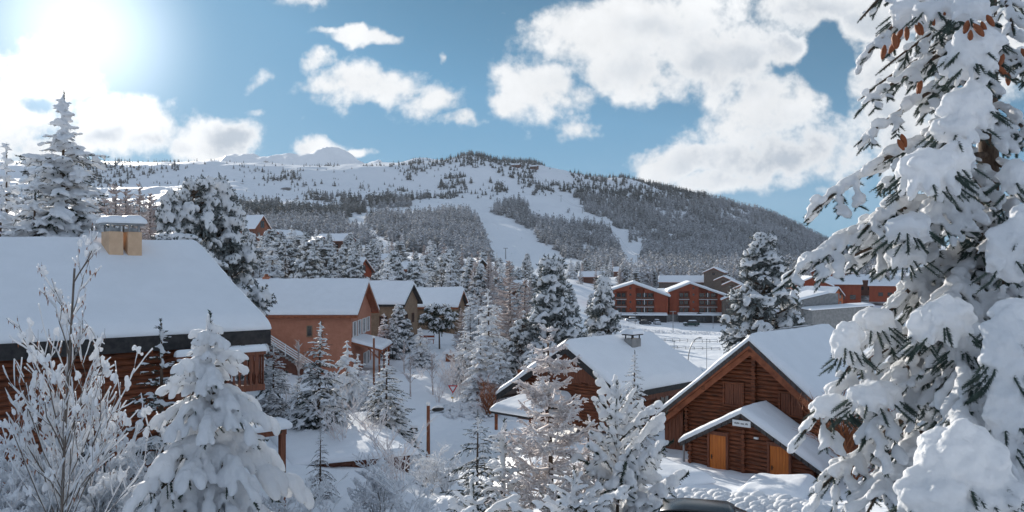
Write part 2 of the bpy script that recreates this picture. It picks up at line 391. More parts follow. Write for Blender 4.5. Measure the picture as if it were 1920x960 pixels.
def build_terrain():
    az = np.concatenate([np.linspace(-math.pi, -.80, 60)[:-1], np.linspace(-.80, -.585, 70)[:-1], np.linspace(-.585, .585, 700), np.linspace(.585, .80, 70)[1:], np.linspace(.80, math.pi, 60)[1:]])
    rr = np.concatenate([[0.5, 4, 8, 11], np.exp(np.linspace(math.log(13), math.log(130), 330))[1:], np.exp(np.linspace(math.log(130), math.log(1000), 120))[1:], np.linspace(1000, 2100, 190)[1:], np.linspace(2100, 5400, 80)[1:], np.exp(np.linspace(math.log(5400), math.log(15500), 24))[1:]])
    A, RR_ = np.meshgrid(az, rr)
    X = np.sin(A)*RR_; Y = np.cos(A)*RR_
    Z = gz(X, Y)
    V = np.stack([X, Y, Z], -1).reshape(-1, 3)
    n, m = A.shape; i = np.arange(n*m).reshape(n, m)
    Fq = np.stack([i[:-1, :-1], i[:-1, 1:], i[1:, 1:], i[1:, :-1]], -1).reshape(-1, 4)[:, ::-1]
    mt, nt_, b = newmat('snow_ground'); Lk = nt_.links
    tcn = N(nt_, 'ShaderNodeTexCoord'); 
    rock = N(nt_, 'ShaderNodeAttribute', attribute_name='tint')
    n1 = N(nt_, 'ShaderNodeTexNoise'); n1.inputs['Scale'].default_value = .05; n1.inputs['Detail'].default_value = 9; n1.inputs['Roughness'].default_value = .7
    Lk.new(tcn.outputs['Object'], n1.inputs['Vector'])
    ad = N(nt_, 'ShaderNodeMath', operation='ADD'); Lk.new(n1.outputs[0], ad.inputs[0]); Lk.new(rock.outputs['Fac'], ad.inputs[1])
    mr = N(nt_, 'ShaderNodeMapRange'); mr.inputs[1].default_value = .98; mr.inputs[2].default_value = 1.06; Lk.new(ad.outputs[0], mr.inputs[0])
    mx = N(nt_, 'ShaderNodeMix', data_type='RGBA'); mx.inputs[6].default_value = (.86, .885, .92, 1); mx.inputs[7].default_value = (.10, .09, .085, 1)
    Lk.new(mr.outputs[0], mx.inputs[0]); Lk.new(mx.outputs[2], b.inputs['Base Color']); b.inputs['Roughness'].default_value = .6; b.inputs['Specular IOR Level'].default_value = .2
    n2 = N(nt_, 'ShaderNodeTexNoise'); n2.inputs['Scale'].default_value = 1.6; n2.inputs['Detail'].default_value = 6; Lk.new(tcn.outputs['Object'], n2.inputs['Vector'])
    n3 = N(nt_, 'ShaderNodeTexNoise'); n3.inputs['Scale'].default_value = .035; n3.inputs['Detail'].default_value = 6; n3.inputs['Roughness'].default_value = .6; Lk.new(tcn.outputs['Object'], n3.inputs['Vector'])
    b1 = N(nt_, 'ShaderNodeBump'); b1.inputs['Strength'].default_value = .5; b1.inputs['Distance'].default_value = .12; Lk.new(n2.outputs[0], b1.inputs['Height'])
    b2 = N(nt_, 'ShaderNodeBump'); b2.inputs['Strength'].default_value = .5; b2.inputs['Distance'].default_value = 4.0; Lk.new(n3.outputs[0], b2.inputs['Height']); Lk.new(b1.outputs[0], b2.inputs['Normal'])
    Lk.new(b2.outputs[0], b.inputs['Normal'])
    px, d = polar(X, Y)
    # rock outcrops: two dark bands on the slope, the crest rock, the far peaks
    tint = np.zeros(X.shape)
    pyv = HY-F*Z/np.maximum(d, 1)
    def spot(c, yv, sx, sy, a, lo=900, hi=2000):
        return a*np.exp(-((px-c)/sx)**2-((pyv-yv)/sy)**2)*((d > lo) & (d < hi))
    tint += spot(535, 354, 26, 5, .62)+spot(533, 333, 14, 6, .55)+spot(885, 302, 26, 5, .58)+spot(455, 345, 10, 3, .5)+spot(500, 305, 18, 9, .55, 3500, 6000)+spot(550, 300, 6, 9, .4, 3500, 6000)
    tint = np.maximum(tint, .33*((d > 930) & (d < 1900) & (px < 1180)))
    me = mesh_np('snow_ground', V, [Fq], mt, smooth=True, attr=tint.ravel())
    o = link('snow_ground', me); tag(o, kind='structure'); return o
build_terrain()
# ---------------------------------------------------------------- building helpers (local frame: x along the gable front, y along the ridge, z up)
def snow_slab(mb, p00, p10, p11, p01, th, nu=24, nv=14, over=.10, seed=0, e=.28, wob=1.0):
    """rounded snow blanket on the sloping quad p00->p10 (eave), p01->p11 (ridge)"""
    p00, p10, p11, p01 = [np.array(p, dtype=float) for p in (p00, p10, p11, p01)]
    Lu = (np.linalg.norm(p10-p00)+np.linalg.norm(p11-p01))/2; Lv = (np.linalg.norm(p01-p00)+np.linalg.norm(p11-p10))/2
    us = np.unique(np.concatenate([np.linspace(0, 1, nu), np.array([.03, .08, .16, .3])/max(Lu, .4), 1-np.array([.03, .08, .16, .3])/max(Lu, .4)]).clip(0, 1))
    vs = np.unique(np.concatenate([np.linspace(0, 1, nv), np.array([.03, .08, .16, .3])/max(Lv, .4)]).clip(0, 1))
    U, W = np.meshgrid(us, vs, indexing='ij')
    U3 = U[..., None]; W3 = W[..., None]
    Q = p00*(1-U3)*(1-W3)+p10*U3*(1-W3)+p11*U3*W3+p01*(1-U3)*W3
    du = np.minimum(U, 1-U)*Lu; dv = W*Lv
    prof = np.sqrt(np.clip(1-(1-np.clip(du/e, 0, 1))**2, 0, 1))*np.sqrt(np.clip(1-(1-np.clip(dv/e, 0, 1))**2, 0, 1))
    nz = fbm(Q[..., 0]*.5+seed*9.1, Q[..., 1]*.5, Q[..., 2]*.5+seed, 3)
    h = th*(.12+.88*prof)*(1+.34*nz*wob+.10*fbm(Q[..., 0]*2.1, Q[..., 1]*2.1+seed, Q[..., 2]*2.1, 2))
    # bulge outwards a little over the edges
    eu = (p10-p00)/max(np.linalg.norm(p10-p00), 1e-6); ev = (p01-p00)/max(np.linalg.norm(p01-p00), 1e-6)
    bul = over*np.exp(-((h/th-.5)/.4)**2)
    Q = Q+np.where(U3 < .5, -1, 1)*eu*(bul*np.exp(-du/.12))[..., None]-ev*(bul*np.exp(-dv/.12)*(1+.5*nz))[..., None]
    Q[..., 2] += h
    n, m = U.shape; V = list(map(tuple, Q.reshape(-1, 3))); fs = []
    for i in range(n-1):
        for j in range(m-1): fs.append((i*m+j, (i+1)*m+j, (i+1)*m+j+1, i*m+j+1))
    # skirt down to the roof
    ring = [(0, j) for j in range(m-1, -1, -1)]+[(i, 0) for i in range(1, n)]+[(n-1, j) for j in range(1, m)]
    base = len(V)
    for (i, j) in ring:
        u, v = U[i, j], W[i, j]; q = p00*(1-u)*(1-v)+p10*u*(1-v)+p11*u*v+p01*(1-u)*v; V.append(tuple(q+np.array([0, 0, .004])))
    for k in range(len(ring)-1):
        a = ring[k][0]*m+ring[k][1]; b = ring[k+1][0]*m+ring[k+1][1]; fs.append((a, b, base+k+1, base+k))
    mb.add(V, fs); return mb

def gable_roof(root, xl, xr, y0, y1, zr, sl_l, sl_r, th=.16, sth=.45, xr_ridge=0.0, mat='tile', smat='roof_snow', seed=1, fascia='fascia', fh=.2, name='roof', bothsnow=True, battens=False, gablesnow=.28):
    """ridge over x = xr_ridge at height zr (top of roof deck) from y0 to y1; eaves at x = xl and x = xr"""
    zl = zr-(xr_ridge-xl)*sl_l; zz = zr-(xr-xr_ridge)*sl_r
    mb = MB(); c = xr_ridge
    mb.prism([(xl, y0, zl), (c, y0, zr), (xr, y0, zz), (xr, y0, zz-th), (c, y0, zr-th), (xl, y0, zl-th)], (0, y1-y0, 0))
    rf = mb.build(name, M[mat], root)
    fb = MB()   # verge boards and eave boards
    for yy_ in (y0-.045, y1+.005):
        fb.prism([(xl-.02, yy_, zl-.03), (c, yy_, zr-.03), (xr+.02, yy_, zz-.03), (xr+.02, yy_, zz-fh-th*.4), (c, yy_, zr-fh-th*.4-.02), (xl-.02, yy_, zl-fh-th*.4)], (0, .04, 0))
    fb.box((xl-.04, y0, zl-th-fh*.5), (xl-.002, y1, zl-.01)); fb.box((xr+.002, y0, zz-th-fh*.5), (xr+.04, y1, zz-.01))
    fo = fb.build('fascia', M[fascia], rf)
    s = MB(); g = .03
    snow_slab(s, (xl-.02, y0-.02, zl), (xl-.02, y1+.02, zl), (c, y1+.02, zr), (c, y0-.02, zr), sth, seed=seed, e=gablesnow)
    snow_slab(s, (xr+.02, y1+.02, zz), (xr+.02, y0-.02, zz), (c, y0-.02, zr), (c, y1+.02, zr), sth, seed=seed+.7, e=gablesnow)
    so_ = s.build('snow_cover', M[smat], rf, smooth=True)
    return rf, zl, zz

def log_wall(mb, p, q, zbot, ztopf, n_out, lh=.2, depth=.07, holes=()):
    """scalloped log wall between ground points p and q (local xy); ztopf(t)-> top height at fraction t (list of (t,z) polyline, single peak);
       one strip per log, trimmed by the gable line"""
    p = np.array([p[0], p[1], 0.]); q = np.array([q[0], q[1], 0.]); nn = np.array([n_out[0], n_out[1], 0.]); Lw = np.linalg.norm(q-p)
    ts = [a for a, b in ztopf]; zs = [b for a, b in ztopf]; zmax = max(zs); ip = zs.index(zmax)
    def span(z):
        lo = ts[0] if zs[0] >= z else np.interp(z, zs[:ip+1], ts[:ip+1]) if ip > 0 else ts[0]
        hi = ts[-1] if zs[-1] >= z else np.interp(-z, [-v for v in zs[ip:]], ts[ip:]) if ip < len(zs)-1 else ts[-1]
        return lo, hi
    K = 6; z = zbot; k = 0
    while z < zmax-.02:
        for a in range(K):
            za = min(z+lh*a/K, zmax); zb = min(z+lh*(a+1)/K, zmax)
            if zb-za < 1e-4: continue
            oa = depth*math.sin(math.pi*a/K)**.6; ob = depth*math.sin(math.pi*(a+1)/K)**.6 if a+1 < K else 0
            l0, h0 = span(za); l1, h1 = span(zb)
            jit = .008*math.sin(k*12.9898)
            A = p+(q-p)*l0+nn*(oa+jit)+[0, 0, za]; B = p+(q-p)*h0+nn*(oa+jit)+[0, 0, za]
            C_ = p+(q-p)*h1+nn*(ob+jit)+[0, 0, zb]; D_ = p+(q-p)*l1+nn*(ob+jit)+[0, 0, zb]
            mb.add([A, B, C_, D_], [(0, 1, 2, 3)])
        z += lh; k += 1
    return mb
def log_ends(mb, x, y, dx, dy, z0, z1, lh=.2, r=.105, l=.28, alt=False):
    z = z0+lh/2; k = 0
    while z < z1:
        rr_ = r*(1+.06*math.sin(k*7.3)); ll = l*(1+.12*math.sin(k*4.1)); mb.tube([(x, y, z), (x+dx*ll, y+dy*ll, z)], rr_, 8); z += lh; k += 1
    return mb
def window(root, x0, x1, z0, z1, y, out=-1, frame='brown_wall', pane='glass', bars=1, fr=.07, proud=.05, name='window', axis='x', snow=False, sill=True):
    """window in a wall plane y = const (axis x) or x = const (axis y); out = sign of the outward normal"""
    def T(a, b, c): return (a, b, c) if axis == 'x' else (b, a, c)
    mb = MB(); e = out*proud
    def bx(a0, a1, c0, c1, b0, b1):
        lo = T(min(a0, a1), min(b0, b1), c0); hi = T(max(a0, a1), max(b0, b1), c1)
        lo2 = tuple(min(i, j) for i, j in zip(lo, hi)); hi2 = tuple(max(i, j) for i, j in zip(lo, hi)); mb.box(lo2, hi2)
    bx(x0-fr, x0, z0-fr, z1+fr, y, y+e); bx(x1, x1+fr, z0-fr, z1+fr, y, y+e); bx(x0, x1, z0-fr, z0, y, y+e); bx(x0, x1, z1, z1+fr, y, y+e)
    for k in range(bars): xm = x0+(x1-x0)*(k+1)/(bars+1); bx(xm-.025, xm+.025, z0, z1, y, y+e*.8)
    w_ = mb.build(name, M[frame], root)
    g = MB(); lo = T(x0, y+e*.15, z0); hi = T(x1, y+e*.45, z1); g.box(tuple(min(i, j) for i, j in zip(lo, hi)), tuple(max(i, j) for i, j in zip(lo, hi))); g.build('pane', M[pane], w_)
    if sill:
        s = MB(); lo = T(x0-.1, y, z0-fr-.05); hi = T(x1+.1, y+out*(proud+.09), z0-fr-.004); s.box(tuple(min(i, j) for i, j in zip(lo, hi)), tuple(max(i, j) for i, j in zip(lo, hi)))
        s.build('sill', M['roof_snow' if snow else frame], w_)
    return w_
def shutters(root, x0, x1, z0, z1, y, out=-1, mat='board', trim='log'):
    mb = MB(); xm = (x0+x1)/2
    for a, b in ((x0, xm-.012), (xm+.012, x1)):
        n = 4
        for i in range(n):
            u0 = a+(b-a)*i/n+.006; u1 = a+(b-a)*(i+1)/n-.006; mb.box((u0, min(y, y+out*.06), z0), (u1, max(y, y+out*.06), z1))
    sh = mb.build('shutter', M[mat], root)
    t = MB(); f = .1
    for a in ((x0-f, x0-.004, z0-f, z1+f), (x1+.004, x1+f, z0-f, z1+f), (x0-.002, x1+.002, z1+.004, z1+f), (x0-.002, x1+.002, z0-f, z0-.004)):
        t.box((a[0], min(y, y+out*.11), a[2]), (a[1], max(y, y+out*.11), a[3]))
    t.build('frame', M[trim], sh); return sh
def plank_door(root, x0, x1, z0, z1, y, out=-1, mat='orange', hl=True, side=-1):
    mb = MB(); n = 6
    for i in range(n):
        u0 = x0+(x1-x0)*i/n+.004; u1 = x0+(x1-x0)*(i+1)/n-.004; mb.box((u0, min(y+out*.02, y+out*.07), z0), (u1, max(y+out*.02, y+out*.07), z1))
    dr = mb.build('door', M[mat], root)
    t = MB(); f = .11
    for a in ((x0-f, x0-.004, z0, z1+f), (x1+.004, x1+f, z0, z1+f), (x0-f-.03, x1+f+.03, z1+f+.003, z1+f+.06)):
        t.box((a[0], min(y, y+out*.13), a[2]), (a[1], max(y, y+out*.13), a[3]))
    t.box((x0-.002, min(y, y+out*.12), z1+.004), (x1+.002, max(y, y+out*.12), z1+f))
    t.build('frame', M['board'], dr)
    h = MB(); hx = x0+.1 if side < 0 else x1-.1; zc = z0+(z1-z0)*.48
    h.box((hx-.025, y+out*.085 if out < 0 else y+.07, zc-.1), (hx+.025, y+out*.07 if out < 0 else y+.085, zc+.1)); h.tube([(hx, y+out*.075, zc+.03), (hx, y+out*.13, zc+.03), (hx+.1, y+out*.13, zc+.03)], .012, 6)
    h.build('handle', M['dark'], dr); return dr
RV = np.array([.683, .730]); GV = np.array([-.730, .683])          # ridge direction and gable direction of the two log chalets
def frame_root(name, label, cat, origin, rdir, group=None):
    """local +y = rdir; local +x = rdir turned clockwise (to the right when looking along rdir)"""
    return thing(name, label, cat, origin, math.atan2(-rdir[0], rdir[1]), group)
# ================================================================ instancing into numpy meshes
_ico = {}
def ico(n):
    if n in _ico: return _ico[n]
    import bmesh
    bm = bmesh.new(); bmesh.ops.create_icosphere(bm, subdivisions=n, radius=1); V = np.array([v.co[:] for v in bm.verts]); Fc = np.array([[v.index for v in f.verts] for f in bm.faces]); bm.free()
    _ico[n] = (V, Fc); return _ico[n]
def frames(T, up=(0, 0, 1)):
    """orthonormal frames with x = T, z close to up"""
    T = T/np.maximum(np.linalg.norm(T, axis=1, keepdims=True), 1e-9); U = np.broadcast_to(np.array(up, dtype=float), T.shape)
    Y = np.cross(U, T); nrm = np.linalg.norm(Y, axis=1, keepdims=True); Y = np.where(nrm < .05, np.array([0., 1., 0.]), Y/np.maximum(nrm, 1e-9)); Z = np.cross(T, Y)
    return np.stack([T, Y, Z], -1)      # columns
class Acc:
    def __init__(s): s.V = []; s.F = {3: [], 4: []}; s.n = 0
    def raw(s, V, Fc):
        s.V.append(V); Fc = np.asarray(Fc); s.F[Fc.shape[1]].append(Fc+s.n); s.n += len(V)
    def inst(s, V, Fc, pos, Rm, sc):
        """V template, pos (n,3), Rm (n,3,3), sc (n,3)"""
        n = len(pos)
        if n == 0: return
        W = np.einsum('nij,nkj->nki', Rm, V[None]*sc[:, None, :])+pos[:, None, :]
        Fa = (Fc[None]+(np.arange(n)*len(V))[:, None, None]).reshape(-1, Fc.shape[1])
        s.raw(W.reshape(-1, 3), Fa)
    def put(s, V, Fc, p, rng, r, jitter=.2, squash=1.0):
        n = len(p); Rm = frames(rng.normal(0, 1, (n, 3))*[1, 1, .3]); sc = r[:, None]*rng.uniform(1-jitter, 1+jitter, (n, 3))*[1, 1, squash]; s.inst(V, Fc, p, Rm, sc)
    def tube(s, pts, rs, n=5):
        pts = np.asarray(pts, dtype=float); m = len(pts); t = np.gradient(pts, axis=0); Fr = frames(t); w = np.arange(n)*2*math.pi/n; rs = np.broadcast_to(rs, m)
        ring = (Fr[:, None, :, 1]*np.cos(w)[None, :, None]+Fr[:, None, :, 2]*np.sin(w)[None, :, None])*np.asarray(rs)[:, None, None]+pts[:, None, :]
        i = np.arange(m*n).reshape(m, n); j = np.roll(i, -1, 1); s.raw(ring.reshape(-1, 3), np.stack([i[:-1], j[:-1], j[1:], i[1:]], -1).reshape(-1, 4))
    def mesh(s, name, mat, smooth=False):
        V = np.concatenate(s.V); return mesh_np(name, V, [np.concatenate(s.F[k]) for k in (3, 4) if s.F[k]], mat, smooth)
    def link(s, name, mat, parent=None, smooth=False): return link(name, s.mesh(name, mat, smooth), parent)
def brush(n, seed, ln=.28, wd=.05, tip=.35, core=True):
    """needle-covered twig: axis 0..1 along x, unit radius scale ln; n needles as thin triangles"""
    rng = np.random.default_rng(seed); a = rng.uniform(0, 2*math.pi, n); x = rng.uniform(.02, 1, n); l = ln*rng.uniform(.7, 1.15, n)*(1-.35*x)
    c = np.stack([x, np.zeros(n), np.zeros(n)], -1); rad = np.stack([np.zeros(n), np.cos(a), np.sin(a)], -1); tn = np.stack([np.zeros(n), -np.sin(a), np.cos(a)], -1); fx = np.array([1., 0, 0])
    tipv = c+(rad*.8+fx*.62)*l[:, None]; V = np.stack([c-fx*wd*.5+tn*wd*.5, c+fx*wd*.5-tn*wd*.5, tipv], 1).reshape(-1, 3); Fc = np.arange(3*n).reshape(n, 3)
    if core:
        k = 4; m = 3; w = np.arange(k)*2*math.pi/k; vs = []
        for i, (xx, rr_) in enumerate(((0, .05), (.6, .045), (1.05, .0))): vs += [[xx, math.cos(u)*rr_, math.sin(u)*rr_] for u in w]
        b = len(V); f2 = [[b+i*k+j, b+i*k+(j+1) % k, b+(i+1)*k+(j+1) % k] for i in range(m-1) for j in range(k)]+[[b+i*k+j, b+(i+1)*k+(j+1) % k, b+(i+1)*k+j] for i in range(m-1) for j in range(k)]
        V = np.concatenate([V, vs]); Fc = np.concatenate([Fc, f2])
    return V, Fc
def remesh(me, voxel, smooth_it=1, noise=0.0, nscale=3.0):
    """union of overlapping lumps into one continuous snow surface"""
    o = bpy.data.objects.new('tmp', me); C.objects.link(o)
    m = o.modifiers.new('r', 'REMESH'); m.mode = 'VOXEL'; m.voxel_size = voxel; m.use_smooth_shade = True
    if smooth_it: sm = o.modifiers.new('s', 'SMOOTH'); sm.iterations = smooth_it; sm.factor = .5
    dg = bpy.context.evaluated_depsgraph_get(); dg.update(); me2 = bpy.data.meshes.new_from_object(o.evaluated_get(dg)); bpy.data.objects.remove(o)
    n = len(me2.vertices)
    if noise and n:
        co_ = np.empty(n*3, dtype=np.float32); me2.vertices.foreach_get('co', co_); co_ = co_.reshape(-1, 3).astype(float); nr = np.empty(n*3, dtype=np.float32); me2.vertices.foreach_get('normal', nr); nr = nr.reshape(-1, 3)
        q = co_*nscale; k = fbm(q[:, 0], q[:, 1], q[:, 2], 3)+.35*fbm(q[:, 0]*4, q[:, 1]*4, q[:, 2]*4, 2); co_ += nr*(k*noise)[:, None]; me2.vertices.foreach_set('co', co_.astype(np.float32).ravel())
    for a in list(me2.materials): pass
    me2.polygons.foreach_set('use_smooth', np.ones(len(me2.polygons), dtype=bool)); me2.update(); return me2

# ---- one bough: main axis curve with side twigs; needles under, snow on top
def bough(rng, L_, droop, up, B, nt, nee, sno, root, az, snow=1.0, thick=1.0, wood=None, spread=.55, lod=1, hang=.0):
    """root: (3,), az: heading; B brush template; nee, sno: lists collecting (pos, dir, scale)"""
    K = 8; t = np.linspace(0, 1, K); h = np.array([math.cos(az), math.sin(az), 0]); sd = np.array([-math.sin(az), math.cos(az), 0])
    side = rng.normal(0, .06)*L_
    ax = root+h*(t*L_)[:, None]*1.0+np.array([0, 0, 1.])*((up*t-droop*t**2)*L_)[:, None]+sd*(side*t*t)[:, None]
    if wood is not None: wood.append((ax, .018*L_*thick*(1-t*.85)+.004))
    # side twigs
    tt = rng.uniform(.12, .98, nt); tt.sort(); sgn = np.where(np.arange(nt) % 2 == 0, 1., -1.)
    p = np.stack([np.interp(tt, t, ax[:, k]) for k in range(3)], -1); dz = (up-2*droop*tt)
    fwd = h[None]+np.array([0, 0, 1.])*dz[:, None]
    lt = L_*spread*(1-tt*.78)*rng.uniform(.75, 1.1, nt)*np.sqrt(np.clip(tt*2.4, .2, 1))
    dr = fwd*rng.uniform(.55, .9, nt)[:, None]+sd[None]*sgn[:, None]*rng.uniform(.6, 1, nt)[:, None]+np.array([0, 0, -1.])*(rng.uniform(.05, .4, nt)+hang)[:, None]
    dr /= np.linalg.norm(dr, axis=1, keepdims=True)
    return ax, t, p, dr, lt
def make_spruce(seed, H, Rb, tiers, per, snow=1.0, nt=9, bn=26, sub=1, voxel=None, dens=1.0, droop=.42, up=.18, taper=.9, lump=1.0, zero=.06, name='spruce', mats=('needle', 'tree_snow', 'bark'), leader=True, irregular=.15, twigl=1.0, snoise=.3, hang=0., open_=0.0):
    """returns dict of meshes: trunk, foliage, snow.  local origin = trunk base"""
    lel = 1.45 if voxel and voxel < .03 else 2.0
    rng = np.random.default_rng(seed); BV, BF = brush(bn, seed+1, wd=.06 if bn > 40 else .09); nee = []; sno = []; wood = []
    zt = np.linspace(zero, .965, tiers)**1.0; IV, IF = ico(1 if not voxel else 2)
    lean = rng.normal(0, .012, 2)
    for k, zf in enumerate(zt):
        z = zf*H+rng.normal(0, .01*H); r = Rb*(1-zf)**taper*(1+rng.normal(0, irregular*.5))+.03*H*(.35 if zf > .9 else .6)*0.5
        npr = max(4, int(per*(1-.35*zf))); a0 = rng.uniform(0, 6.28)
        for j in range(npr):
            if rng.random() < open_: continue
            az = a0+j*6.283/npr+rng.normal(0, .2); Lb = max(.04*H*.6, r*(1+rng.normal(0, irregular)))
            u = up+.5*max(0, zf-.55); dp = droop*(1-.75*max(0, zf-.4))*(1+rng.normal(0, .25))
            zj = z+rng.uniform(-.55, .55)*H/tiers; root = np.array([lean[0]*z, lean[1]*z, zj]); n_t = max(4, int(nt*(.45+.55*Lb/Rb)))
            ax, t, p, dr, lt = bough(rng, Lb, dp, u, None, n_t, nee, sno, root, az, spread=.5*twigl, hang=hang)
            wood.append((ax, .012*Lb*(1-t*.85)+.003*H/4))
            # needles: along twigs, plus along the axis itself
            m = max(2, int(3*sub))
            for q in range(m):
                f = q/m
                sl_ = lt/m*1.35; nee.append((p+dr*(lt*f)[:, None]+np.array([0, 0, -1.])*(lt*f*f*.25)[:, None], dr+np.array([0, 0, -.5])*f+rng.normal(0, .12, dr.shape), sl_))
            ts = np.linspace(.15, .92, max(3, int(4*sub))); pa = np.stack([np.interp(ts, t, ax[:, c]) for c in range(3)], -1); g = np.gradient(pa, axis=0); nee.append((pa, g, np.full(len(ts), Lb*.24)))
            # snow lumps lying on the twigs
            if snow > 0:
                for q in range(max(1, int(2*dens))):
                    f = rng.uniform(.1, 1.0, len(p)); keep = rng.random(len(p)) < snow*(.55+.45*tt_keep(zf)); pp = p+dr*(lt*f)[:, None]+np.array([0, 0, -1.])*(lt*f*f*.25)[:, None]
                    w_ = (.062*Lb+.010*H*.5)*lump*rng.uniform(.4, 1.35, len(p)); sno.append((pp[keep]+[0, 0, 1]*(w_[keep]*.38)[:, None], dr[keep], np.stack([w_[keep]*lel, w_[keep]*.95, w_[keep]*.75], -1)))
                ks = np.linspace(.25, 1.0, max(3, int(3*dens+2))); pa = np.stack([np.interp(ks, t, ax[:, c]) for c in range(3)], -1); g = np.gradient(pa, axis=0)
                keep = rng.random(len(ks)) < snow; w_ = (.07*Lb+.012*H*.5)*lump*rng.uniform(.5, 1.3, len(ks))*(1-.25*ks); sno.append((pa[keep]+[0, 0, 1]*(w_[keep]*.4)[:, None], g[keep], np.stack([w_[keep]*1.8, w_[keep]*1.1, w_[keep]*.75], -1)))
    top = np.array([lean[0]*H, lean[1]*H, H])
    if leader:
        for f in (.90, .93, .96, .99): nee.append((np.array([[0, 0, H*f-.03*H]])+top*[1, 1, 0], np.array([[.05, 0, 1.]]), np.array([H*.055])))
        if snow > 0:
            for f in np.linspace(.84, 1.0, 12): sno.append((np.array([[lean[0]*H*f+rng.normal(0, .002*H), lean[1]*H*f, H*f]]), np.array([[.1, .05, 1.]]), np.array([[.012*H, .0065*H, .0065*H]])*(1.6-4*(f-.84))*rng.uniform(.7, 1.2)))
    tr = Acc(); tr.tube([[0, 0, -.3], [lean[0]*H*.5, lean[1]*H*.5, H*.5], top], [.016*H+.02, .009*H+.008, .0018*H+.002], 8)
    for ax, r_ in wood: tr.tube(ax, r_, 4)
    fo = Acc(); pos = np.concatenate([a for a, b, c in nee]); dd = np.concatenate([b for a, b, c in nee]); ll = np.concatenate([c for a, b, c in nee])
    fo.inst(BV, BF, pos, frames(dd), np.stack([ll, np.maximum(ll*.9, .05)*1.0, np.maximum(ll*.9, .05)], -1))
    out = {'trunk': tr.mesh('trunk', M[mats[2]], True), 'foliage': fo.mesh('foliage', M[mats[0]])}
    if snow > 0:
        sn = Acc(); pos = np.concatenate([a for a, b, c in sno]); dd = np.concatenate([b for a, b, c in sno]); ss = np.concatenate([c for a, b, c in sno])
        IVn = IV*(1+snoise*.5*vnoise(IV[:, 0]*1.7+seed, IV[:, 1]*1.7, IV[:, 2]*1.7))[:, None]
        IVn = IVn*np.where(IV[:, 2:3] < 0, [1, 1, .55], [1, 1, 1]); half = len(pos)//2
        sn.inst(IVn, IF, pos, frames(dd), ss); me = sn.mesh('snow', None if voxel else M[mats[1]], True)
        if voxel: me2 = remesh(me, voxel, 1, noise=voxel*.9, nscale=.5/voxel*.35); me2.materials.clear(); me2.materials.append(M[mats[1] if voxel > .03 else 'near_snow']); me = me2; me.name = 'snow'
        out['snow'] = me
    return out
def tt_keep(zf): return 1.0
